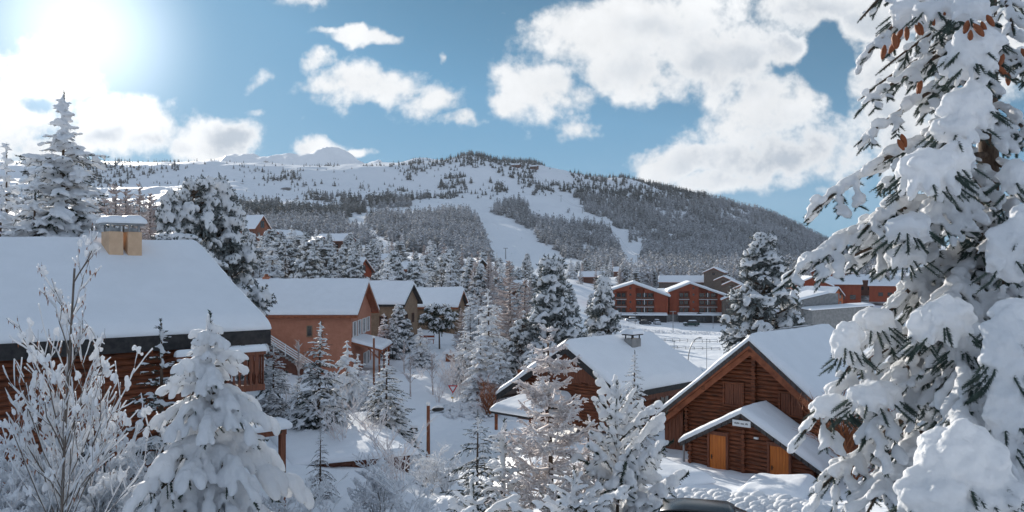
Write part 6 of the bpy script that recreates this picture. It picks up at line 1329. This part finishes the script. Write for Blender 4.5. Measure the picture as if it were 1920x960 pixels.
    sn = Acc(); IV, IF = ico(2); pos, dd, ss = [np.concatenate([a[i] for a in sno]) for i in range(3)]; IVn = IV*(1+.22*vnoise(IV[:, 0]*1.7, IV[:, 1]*1.7, IV[:, 2]*1.7))[:, None]; sn.inst(IVn, IF, pos, frames(dd), ss)
    me = remesh(sn.mesh('snow', None, True), .022, 1, noise=.028, nscale=8.5); me.materials.clear(); me.materials.append(M['near_snow']); link('snow', me, root); print('GIANT snow', len(me.polygons))
    # cones, each its own part
    CV = []; CF = []; k = 9; prof = [(0, .18), (.08, .5), (.3, .95), (.5, 1), (.75, .8), (.93, .45), (1, .08)]
    for j, (u, r_) in enumerate(prof):
        for i in range(k): w_ = 2*math.pi*(i+.5*(j % 2))/k; CV.append([math.cos(w_)*r_*.16*(1+.12*(i % 2)), math.sin(w_)*r_*.16*(1+.12*(i % 2)), -u])
    for j in range(len(prof)-1):
        for i in range(k): CF.append([j*k+i, j*k+(i+1) % k, (j+1)*k+(i+1) % k, (j+1)*k+i])
    cme = mesh_np('cone', np.array(CV), [np.array(CF)], M['cone'], True)
    for (px, py, d) in [(1676, 56, 9.3), (1684, 62, 9.6), (1692, 48, 9.6), (1700, 44, 9.5), (1716, 40, 9.5), (1722, 36, 9.6), (1659, 78, 9.6), (1681, 70, 9.4), (1742, 18, 9.5), (1762, 2, 9.5), (1815, 32, 9.0), (1825, 38, 8.9), (1840, 34, 8.95), (1850, 22, 9.0), (1820, 50, 8.9), (1882, 95, 9.0), (1872, 118, 9.0), (1876, 100, 9.2), (1722, 148, 9.8), (1728, 145, 10.0), (1690, 245, 9.7), (1683, 255, 9.7), (1915, 85, 9.2), (1890, 130, 9.1)]:
        o = link('cone', cme, root, P(px, py+6, d-.38)-O); s = rng.uniform(.13, .17); o.scale = (s*1.15, s*1.15, s); o.rotation_euler = (rng.normal(0, .3), rng.normal(0, .3), rng.uniform(0, 6))
giant()
# ================================================================ foreground plants on the left and in the middle
tree(make_spruce(501, 6.8, 2.45, 27, 11, snow=.85, nt=15, bn=50, sub=1.3, voxel=.024, lump=.92, droop=.70, up=.14, taper=.66, hang=.4, irregular=.28, dens=1.9), 'snowy_spruce', 'rounded spruce buried in thick snow in front of the log house balcony', 'spruce', 402, 12.0, 572, 6.8, rz=.4, wide=.76)
tree(make_spruce(502, 6.0, 1.85, 22, 9, snow=.85, nt=12, bn=80, sub=1.6, voxel=.02, lump=.85, droop=.25, up=.55, taper=.55, irregular=.3, dens=1.9), 'snowy_pine', 'young pine with upright snow-capped tips just right of the frosted larch', 'pine', 1158, 12.4, 702, 6.0, rz=2.2, wide=.56)
tree(make_spruce(503, 5.4, 1.8, 22, 9, snow=.85, dens=1.8, nt=12, bn=70, sub=1.6, voxel=.02, lump=.72, droop=.30, up=.45, taper=.6, irregular=.3, mats=('needle_pine', 'tree_snow', 'bark')), 'snowy_pine', 'snow-caked young pine at the bottom edge before the middle chalet', 'pine', 1062, 10.8, 856, 5.4, rz=1.0, wide=.8)
tree(make_spruce(504, 5.6, 1.5, 22, 9, snow=.85, dens=1.6, nt=12, bn=60, sub=1.6, voxel=.02, lump=.6, droop=.45, up=.35, taper=.7, irregular=.25), 'young_spruce', 'frosted young spruce with a bare white leader left of the frosted larch', 'spruce', 944, 13.0, 772, 5.6, rz=.2)
tree(make_spruce(505, 4.6, 1.1, 10, 7, snow=.9, nt=10, bn=60, voxel=.02, lump=1.0, droop=.3, up=.55, taper=.5), 'young_spruce', 'small snow-smothered conifer at the bottom edge right of the lamp', 'spruce', 872, 11.5, 868, 4.6, rz=.2)
tree(make_spruce(506, 5.0, 1.6, 16, 9, snow=1, nt=10, bn=60, voxel=.028, lump=1.15, droop=.6, up=.2, taper=.6, hang=.3), 'snowy_spruce', 'heavy rounded snowy conifer at the bottom edge below the young pine', 'spruce', 1195, 12.4, 842, 5.0, rz=2.8)
tree(make_larch(510, 7.0, 1.6, 34, 7, twigs=18, mats=('larch_near', 'bark'), rad=1.0, taper=.62, zero=.12, upl=.3, sub=7, twl=.42), 'frosted_larch', 'bare young larch with feathery frosted pinkish twigs in front of the middle chalet', 'larch', 1030, 12.6, 606, 7.0, wide=.92, rz=.3)
tree(make_larch(511, 4.4, .9, 20, 5, twigs=9, mats=('larch_near', 'bark'), rad=1.0, taper=.6, zero=.15, sub=5, twl=.42), 'frosted_larch', 'small pink-tinted larch half hidden between the young pine and the heavy conifer', 'larch', 1108, 14.5, 760, 4.4, rz=1.3)
tree(make_shrub(520, 7.2, 1, 3, .5, rad=.34, snow=.75, trunk=True, lump=1.15, leaves=3, nch=3, voxel=.02, clump=.75, wood='bark_grey'), 'bare_sapling', 'bare sapling with snow clumps and withered leaves in front of the log house', 'tree', 92, 11.0, 488, 7.2, rz=.9, wide=.66)
for i, (px, d, top, sd, h, lb) in enumerate([(28, 14.5, 872, 521, 3.4, 'snow-laden shrub at the bottom left corner'), (160, 15, 880, 522, 3.4, 'twiggy snow-laden shrub right of the sapling trunk'), (215, 14.2, 915, 523, 3.0, 'low snow-laden shrub left of the snow-buried spruce'), (90, 13.0, 905, 524, 3.0, 'nearest low shrub at the left of the bottom edge')]):
    tree(make_shrub(sd, h*1.6, 8, 3, .4, rad=.5, snow=1.0, lump=1.5, nch=5, voxel=.022, clump=1.0), 'snowy_shrub', lb, 'shrub', px, d, top, h*1.6)
for i, (px, d, top, sd, h, lb) in enumerate([(545, 24, 905, 531, 2.4, 'bent snow-covered stems at the bottom edge below the thin spruce'), (640, 26, 932, 532, 2.2, 'frosted stems on the lower snow bank'), (770, 25, 918, 533, 2.4, 'frosted twiggy shrub left of the small snow-smothered conifer'), (806, 40, 856, 534, 2.6, 'round frosted shrub at the foot of the lamp post'), (838, 41, 856, 535, 2.2, 'snow-covered shrub between lamp post and road'), (715, 31, 868, 536, 2.0, 'little frosted shrub in front of the retaining wall')]):
    tree(make_shrub(sd, h, 9, 3, .6, rad=.6, snow=.8, lump=1.3, nch=4), 'snowy_shrub', lb, 'shrub', px, d, top, h)
tree(make_spruce(507, 3.0, 1.3, 9, 8, snow=1, nt=8, bn=20, voxel=.05, lump=1.2, droop=.7, taper=.5), 'dwarf_conifer', 'low snow-buried conifer at the right end of the retaining wall', 'conifer', 800, 43, 842, 3.0, wide=1.3)
tree(make_shrub(540, 3.2, 9, 3, .5, rad=1.0, snow=.0, mats=('leaf', 'tree_snow'), nch=5, leaves=0), 'red_bush', 'rust-red twiggy bush behind the annex, right of the orange doors', 'bush', 1600, 35, 740, 3.2, wide=1.3)
tree(make_shrub(541, 2.2, 9, 3, .5, rad=1.2, snow=.0, mats=('leaf', 'tree_snow'), nch=5), 'red_bush', 'dark red-brown bush by the road bank left of the middle chalet', 'bush', 918, 72, 716, 2.2, wide=1.2)
# ================================================================ snow clods, cars, field furniture, ski lift, skiers
def pathpts(l): return [[(px-CX)/F*d, d, 0] for px, d in l]
lumpy('ploughed_snow_bank', 'long bank of ploughed snow clods beside the dark car', 'snow bank', pathpts([(1225, 29.5), (1300, 29), (1370, 28), (1450, 27), (1540, 26)]), .85, 2300, 3, 'stuff')
lumpy('ploughed_snow_heap', 'heaps of ploughed snow by the yield sign', 'snow heap', pathpts([(838, 71), (870, 72), (930, 74), (990, 74)]), .8, 900, 4, 'stuff')
lumpy('ploughed_snow_edge', 'rough edge of pushed snow across the parking field', 'snow bank', pathpts([(1165, 262), (1260, 258), (1345, 255)]), 1.2, 500, 5, 'stuff')

def car(name, label, px, d, rz, paint, sc=1.0, snow=True, dz=0.0, wheels=True, group=None):
    x, y, z = ground(px, d); rt = thing(name, label, 'car', (x, y, z+dz), rz, group); rt.scale = (sc, sc, sc)
    # body by cross sections along x (length 4.2)
    def loft(secs, nm, m, parent, sm=True):
        V = []; Fq = []
        for (xx, w, z0, z1, cr) in secs: V += [(xx, -w, z0), (xx, -w*1.02, (z0+z1)/2), (xx, -w+cr, z1), (xx, 0, z1+.02), (xx, w-cr, z1), (xx, w*1.02, (z0+z1)/2), (xx, w, z0), (xx, 0, z0)]
        n = 8; 
        for i in range(len(secs)-1):
            for k in range(n): Fq.append((i*n+k, i*n+(k+1) % n, (i+1)*n+(k+1) % n, (i+1)*n+k))
        mb = MB(); mb.add(V, Fq+[tuple(range(n))[::-1], tuple((len(secs)-1)*n+k for k in range(n))]); o = mb.build(nm, m, parent, sm)
        return o
    b = loft([(-2.1, .72, .45, .72, .12), (-2.0, .82, .3, .86, .12), (-1.2, .87, .24, .93, .1), (0, .88, .24, .95, .1), (1.1, .87, .24, .98, .1), (1.95, .84, .28, 1.0, .12), (2.12, .78, .42, .9, .12)], 'body', paint, rt)
    loft([(-1.25, .80, .92, .95, .1), (-.55, .78, .92, 1.40, .24), (.0, .77, .92, 1.46, .22), (1.1, .77, .92, 1.44, .22), (1.75, .74, .95, 1.2, .2), (1.98, .72, .97, 1.0, .1)], 'window_band', M['glass'], b)
    loft([(-.62, .60, 1.40, 1.43, .06), (.0, .62, 1.455, 1.50, .06), (1.15, .60, 1.44, 1.48, .06), (1.35, .56, 1.36, 1.40, .06)], 'roof', paint, b)
    if wheels:
        for wx in (-1.35, 1.3):
            for wy in (-.84, .84):
                w = MB(); w.tube([(wx, wy-.1, .31), (wx, wy+.1, .31)], .31, 14); wo = w.build('wheel', M['dark'], rt); h = MB(); h.tube([(wx, wy+(.105 if wy > 0 else -.105), .31), (wx, wy+(.12 if wy > 0 else -.12), .31)], .19, 10); h.build('rim', M['metal'], wo)
    for wy in (-.6, .6):
        l = MB(); l.box((-2.12, wy-.16, .6), (-2.02, wy+.16, .74)); l.build('headlight', M['white'], rt)
    if snow:
        s = MB(); snow_slab(s, (-.6, -.62, 1.47), (1.35, -.62, 1.47), (1.35, .62, 1.475), (-.6, .62, 1.475), .16*(1 if snow is True else snow), 10, 6, seed=px, e=.25, over=.02); s.build('snow_cover', M['roof_snow'], rt, True)
        s = MB(); snow_slab(s, (-2.0, -.75, .92), (-1.25, -.75, .95), (-1.25, .75, .955), (-2.0, .75, .925), .14*(1 if snow is True else snow), 6, 6, seed=px+1, e=.2, over=.02); s.build('snow_cover', M['roof_snow'], rt, True)
m_cd = noisy('dark_car_paint', (.012, .014, .017), (.02, .022, .026), 1, .25, 0, spec=.6); m_cs = noisy('silver_car_paint', (.42, .43, .45), (.5, .51, .53), 1, .3, 0, metal=.4); m_cb = noisy('dark_green_car_paint', (.02, .05, .045), (.03, .06, .055), 1, .3, 0)
car('parked_car', 'dark car at the bottom edge beside the ploughed snow bank', 1283, 23.3, R(-12), m_cd, 1.0, snow=False, dz=.05)
car('parked_car', 'silver snow-covered car below the left apartment block', 1184, 296, R(4), m_cs, 1.05, group='cars parked below the apartment blocks')
car('parked_car', 'dark low car right of the silver one below the left apartment block', 1210, 292, R(176), m_cd, 1.0, group='cars parked below the apartment blocks')
car('parked_car', 'pale van-like car between the two apartment blocks', 1232, 296, R(90), m_cs, 1.1, group='cars parked below the apartment blocks')
car('parked_car', 'dark green car under the right apartment block', 1296, 290, R(2), m_cb, 1.25, group='cars parked below the apartment blocks')
# curved street lamp on the field, thin posts
def curved_lamp(px, d, top, label, reach, sgn=1, cat='street lamp'):
    x, y, z = ground(px, d); h = P(px, top, d)[2]-z; rt = thing('street_lamp', label, cat, (x, y, z-.2))
    mb = MB(); pts = [(0, 0, 0), (0, 0, h*.62)]+[(sgn*reach*(1-math.cos(a)), 0, h*.62+h*.38*math.sin(a)) for a in np.linspace(.2, 1.5, 8)]; mb.tube(pts, [.09]+[.07]*8+[.05], 8); mb.build('post', M['metal'], rt, True)
    l = MB(); e = pts[-1]; l.tube([(e[0]-.1*sgn, 0, e[2]), (e[0]+.25*sgn, 0, e[2]+.02), (e[0]+.6*sgn, 0, e[2]+.01)], [.05, .12, .04], 8); l.build('lamp_head', M['metal'], rt, True)
curved_lamp(1290, 118, 631, 'curved grey street lamp behind the middle chalet roof', 1.5)
def tee(px, d, top, label, nm='street_lamp', cat='street lamp', group=None, arm=.7, r=.07):
    x, y, z = ground(px, d); h = P(px, top, d)[2]-z; rt = thing(nm, label, cat, (x, y, z-.2), 0, group)
    mb = MB(); mb.tube([(0, 0, 0), (0, 0, h+.2)], r, 6); mb.build('post', M['metal'], rt); a = MB(); a.box((-arm, -.06, h+.1), (arm, .06, h+.26)); a.build('cross_arm', M['metal'], rt)
tee(1191, 287, 587, 'thin street lamp in front of the left apartment block', arm=.5, r=.1); tee(1262, 268, 584, 'double street lamp left of the right apartment block', arm=1.0, r=.12); tee(1337, 280, 592, 'thin street lamp at the right apartment block', arm=.5, r=.1)
tee(1264, 150, 640, 'thin marker post on the snowy field, left of the curved lamp', 'marker_post', 'post', arm=.2, r=.05); tee(1325, 160, 636, 'thin marker post on the snowy field, right of the curved lamp', 'marker_post', 'post', arm=.12, r=.05)
def rail_fence(px0, d0, px1, d1, n, label, h=1.0, mat='metal', rails=2):
    a = np.array(ground(px0, d0)); b = np.array(ground(px1, d1)); rt = thing('field_fence', label, 'fence', a); mb = MB(); t = np.linspace(0, 1, n); pts = [a*(1-s)+b*s for s in t]
    pts = [np.array([p[0], p[1], float(gz(p[0], p[1]))])-a for p in pts]
    for p in pts: po = MB(); po.box((p[0]-.07, p[1]-.07, p[2]-.3), (p[0]+.07, p[1]+.07, p[2]+h)); po.build('fence_post', M[mat], rt)
    for i in range(n-1):
        for r_ in range(rails): mb.beam(pts[i]+[0, .1, h*(.45+.45*r_)], pts[i+1]+[0, .1, h*(.45+.45*r_)], .08, .12)
    mb.build('rail', M[mat], rt)
    s = MB()
    for i in range(n-1): s.tube([pts[i]+[0, .1, h+.04], pts[i+1]+[0, .1, h+.04]], .11, 6)
    s.build('snow_cover', M['tree_snow'], rt, True)
rail_fence(1165, 232, 1345, 226, 14, 'long low rail fence across the snowy field below the apartment blocks', .8, rails=1)
rail_fence(1178, 215, 1350, 206, 12, 'nearer snow-topped rail across the field behind the middle chalet', .6, rails=1)
rail_fence(1284, 104, 1345, 82, 6, 'sloping snow-topped railing right of the curved lamp', 1.0)
def blue_bin():
    x, y, z = ground(1303, 112); rt = thing('blue_container', 'small blue container behind the middle chalet roof corner', 'container', (x, y, z)); h = P(1303, 692, 112)[2]-z
    mb = MB(); mb.box((-.9, -.6, 0), (.9, .6, max(h, 1.2))); mb.build('body', noisy('blue_plastic', (.02, .22, .36), (.03, .26, .42), 3, .5, 0), rt, bevel=.05); s = MB(); hh = max(h, 1.2); snow_slab(s, (-.95, -.65, hh), (.95, -.65, hh), (.95, .65, hh+.01), (-.95, .65, hh+.01), .3, 6, 5, e=.25); s.build('snow_cover', M['roof_snow'], rt, True)
blue_bin()
def bird_house():
    x, y, z = ground(844, 98); rt = thing('garden_hutch', 'little red-brown garden hutch with a thick snow lid', 'hutch', (x, y, z)); mb = MB(); mb.box((-.5, -.4, -.2), (.5, .4, .9)); mb.build('body', M['bargeboard'], rt); r_ = MB(); r_.prism([(-.65, -.5, .85), (0, -.5, 1.1), (.65, -.5, .85), (.65, -.5, .92), (0, -.5, 1.17), (-.65, -.5, .92)], (0, 1.0, 0)); ro = r_.build('roof', M['fascia'], rt)
    s = MB(); snow_slab(s, (-.7, -.55, .92), (.7, -.55, .92), (.7, .55, 1.0), (-.7, .55, 1.0), .5, 8, 6, e=.3); s.build('snow_cover', M['roof_snow'], ro, True)
    x, y, z = ground(800, 112); rt = thing('garden_bench', 'red garden bench with snow on it in front of the umbrella-shaped pine', 'bench', (x, y, z)); m = MB(); m.box((-1, -.2, .4), (1, .2, .46)); m.build('seat', M['red_wall'], rt); m = MB(); m.box((-1, .22, .5), (1, .27, .95)); m.build('backrest', M['red_wall'], rt)
    for sx in (-.9, .84): m = MB(); m.box((sx, -.18, -.2), (sx+.07, .2, .4)); m.build('leg', M['red_wall'], rt)
    s = MB(); snow_slab(s, (-1, -.22, .46), (1, -.22, .46), (1, .2, .47), (-1, .2, .47), .28, 8, 4, e=.15); s.build('snow_cover', M['roof_snow'], rt, True)
bird_house()
# ski lift: pylons up the cleared strip, one long cable
pyl = [(1196, 496, 0), (1160, 460, 0), (1130, 418, 0), (1092, 400, 0), (1052, 378, 0), (1022, 350, 0), (1000, 328, 0)]
def d_at(px, py, lo=430, hi=1600):
    ds = np.linspace(lo, hi, 2000); x = (px-CX)/F*ds; yv = HY-F*gz(x, ds)/ds; i = np.argmax(yv < py); return float(ds[i]) if yv[i] < py else hi
cab = []
def pylon(px, py, label, h=9, arm=2.2):
    d = d_at(px, py); x = (px-CX)/F*d; z = float(gz(x, d)); rt = thing('lift_pylon', label, 'pylon', (x, d, z-.5), 0, 'ski lift pylons'); m = MB(); m.tube([(0, 0, 0), (0, 0, h)], [.42, .3], 8); m.build('mast', M['metal'], rt); a = MB(); a.box((-arm, -.25, h-.2), (arm, .25, h+.25)); a.build('cross_arm', M['metal'], rt); cab.append((x, d, z-.5+h))
for i, (px, py, _) in enumerate(pyl): pylon(px, py, 'ski lift pylon, ' + ['lowest, at the foot of the cleared strip', 'second from the bottom on the cleared strip', 'third from the bottom, where the strip narrows', 'fourth from the bottom, among trees', 'fifth, beside the upper white field', 'sixth, below the summit station', 'highest, close to the summit station'][i])
for k in (-2.0, 2.0):
    a = Acc()
    for (p, q) in zip(cab[:-1], cab[1:]):
        p, q = np.array(p), np.array(q); t = np.linspace(0, 1, 9)[:, None]; a.tube(p*(1-t)+q*t+np.array([k, 0, 0])-np.array([0, 0, 1.])*(4*t*(1-t)*4), .07, 4)
    o = a.link('lift_cable', M['metal'], None); tag(o, 'left cable of the ski lift running up the hill' if k < 0 else 'right cable of the ski lift running up the hill', 'cable')
c0 = list(cab); pylon(948, 486, 'lone ski lift pylon at the left edge of the lower ski slope', 9, 1.8)
def hut(px, py, label, w, l, h):
    d = d_at(px, py, 800); x = (px-CX)/F*d; z = float(gz(x, d)); gable_house('summit_hut', label, 'hut', (x, d, z), (-.9, .4), w, l, h, .4, 'brown_wall', sth=.8, seed=px)
hut(975, 314, 'small dark hut on the crest left of the summit station', 10, 14, 4); hut(1008, 318, 'summit station hut of the ski lift', 9, 12, 5)
# skiers: one continuous body each, skis and jacket colours apart
def skier_mesh():
    a = Acc(); IV, IF = ico(2)
    J = dict(hip=(0, 0, .82), chest=(.10, 0, 1.22), neck=(.16, 0, 1.38)); T = lambda pts, rs: a.tube(np.array(pts, float), np.array(rs), 10)
    T([(0, 0, .80), (.03, 0, .95), (.08, 0, 1.15), (.13, 0, 1.34), (.17, 0, 1.42)], [.15, .15, .18, .15, .06])
    for s in (-1, 1):
        T([(0, s*.09, .84), (.16, s*.11, .47), (.02, s*.12, .10), (.0, s*.12, .04)], [.10, .075, .06, .06]); T([(.0, s*.12, .05), (.2, s*.12, .04)], [.055, .05]); T([(.12, s*.17, 1.32), (.14, s*.27, 1.05), (.38, s*.25, 1.0)], [.06, .05, .04])
        a.inst(IV, IF, np.array([[.42, s*.25, 1.0]]), np.eye(3)[None], np.array([[.055, .04, .05]]))
    a.inst(IV, IF, np.array([[.20, 0, 1.54]]), np.eye(3)[None], np.array([[.11, .10, .13]])); T([(.17, 0, 1.38), (.19, 0, 1.5)], [.06, .06])
    return remesh(a.mesh('person', None, True), .03, 1)
skm = skier_mesh(); cols = [(.35, .03, .03), (.02, .06, .25), (.03, .03, .035), (.4, .15, .02), (.05, .2, .12)]
for i, (px, py, d0, lb) in enumerate([(934, 430, 0, 'skier in a red suit high on the lit part of the lower slope'), (905, 412, 0, 'skier in a blue suit where the slope narrows at its top'), (978, 448, 0, 'skier in a black suit in the middle of the slope'), (926, 447, 0, 'skier in an orange suit near the left edge of the slope'), (960, 478, 0, 'skier in a green suit lowest on the slope')]):
    d = d_at(px, py); x = (px-CX)/F*d; z = float(gz(x, d)); me = skm.copy(); me.materials.clear(); me.materials.append(noisy('ski_suit', cols[i], tuple(c*1.3 for c in cols[i]), 3, .7, 0)); o = link('person', me, None, (x, d, z+.05)); o.rotation_euler = (0, 0, -1.2+i); o.scale = (1.05,)*3; tag(o, lb, 'person')
    for s in (-1, 1): sk = MB(); sk.box((-.8, s*.12-.045, -.02), (.85, s*.12+.045, .0)); sk.build('ski', M['dark'], o)
# ================================================================ thin winter haze
def haze():
    mb = MB(); mb.box((-9000, -300, -22.6-40), (9000, 8200, 640)); m = bpy.data.materials.new('haze'); m.use_nodes = True; nt = m.node_tree; nt.nodes.clear()
    o_ = nt.nodes.new('ShaderNodeOutputMaterial'); v = nt.nodes.new('ShaderNodeVolumePrincipled'); v.inputs['Color'].default_value = (.80, .88, 1, 1); v.inputs['Density'].default_value = HAZE; v.inputs['Anisotropy'].default_value = .2; nt.links.new(v.outputs[0], o_.inputs['Volume'])
    o = mb.build('haze', m); tag(o, 'thin pale winter haze in the valley air', 'haze', None, 'stuff')
HAZE = .000045
haze()
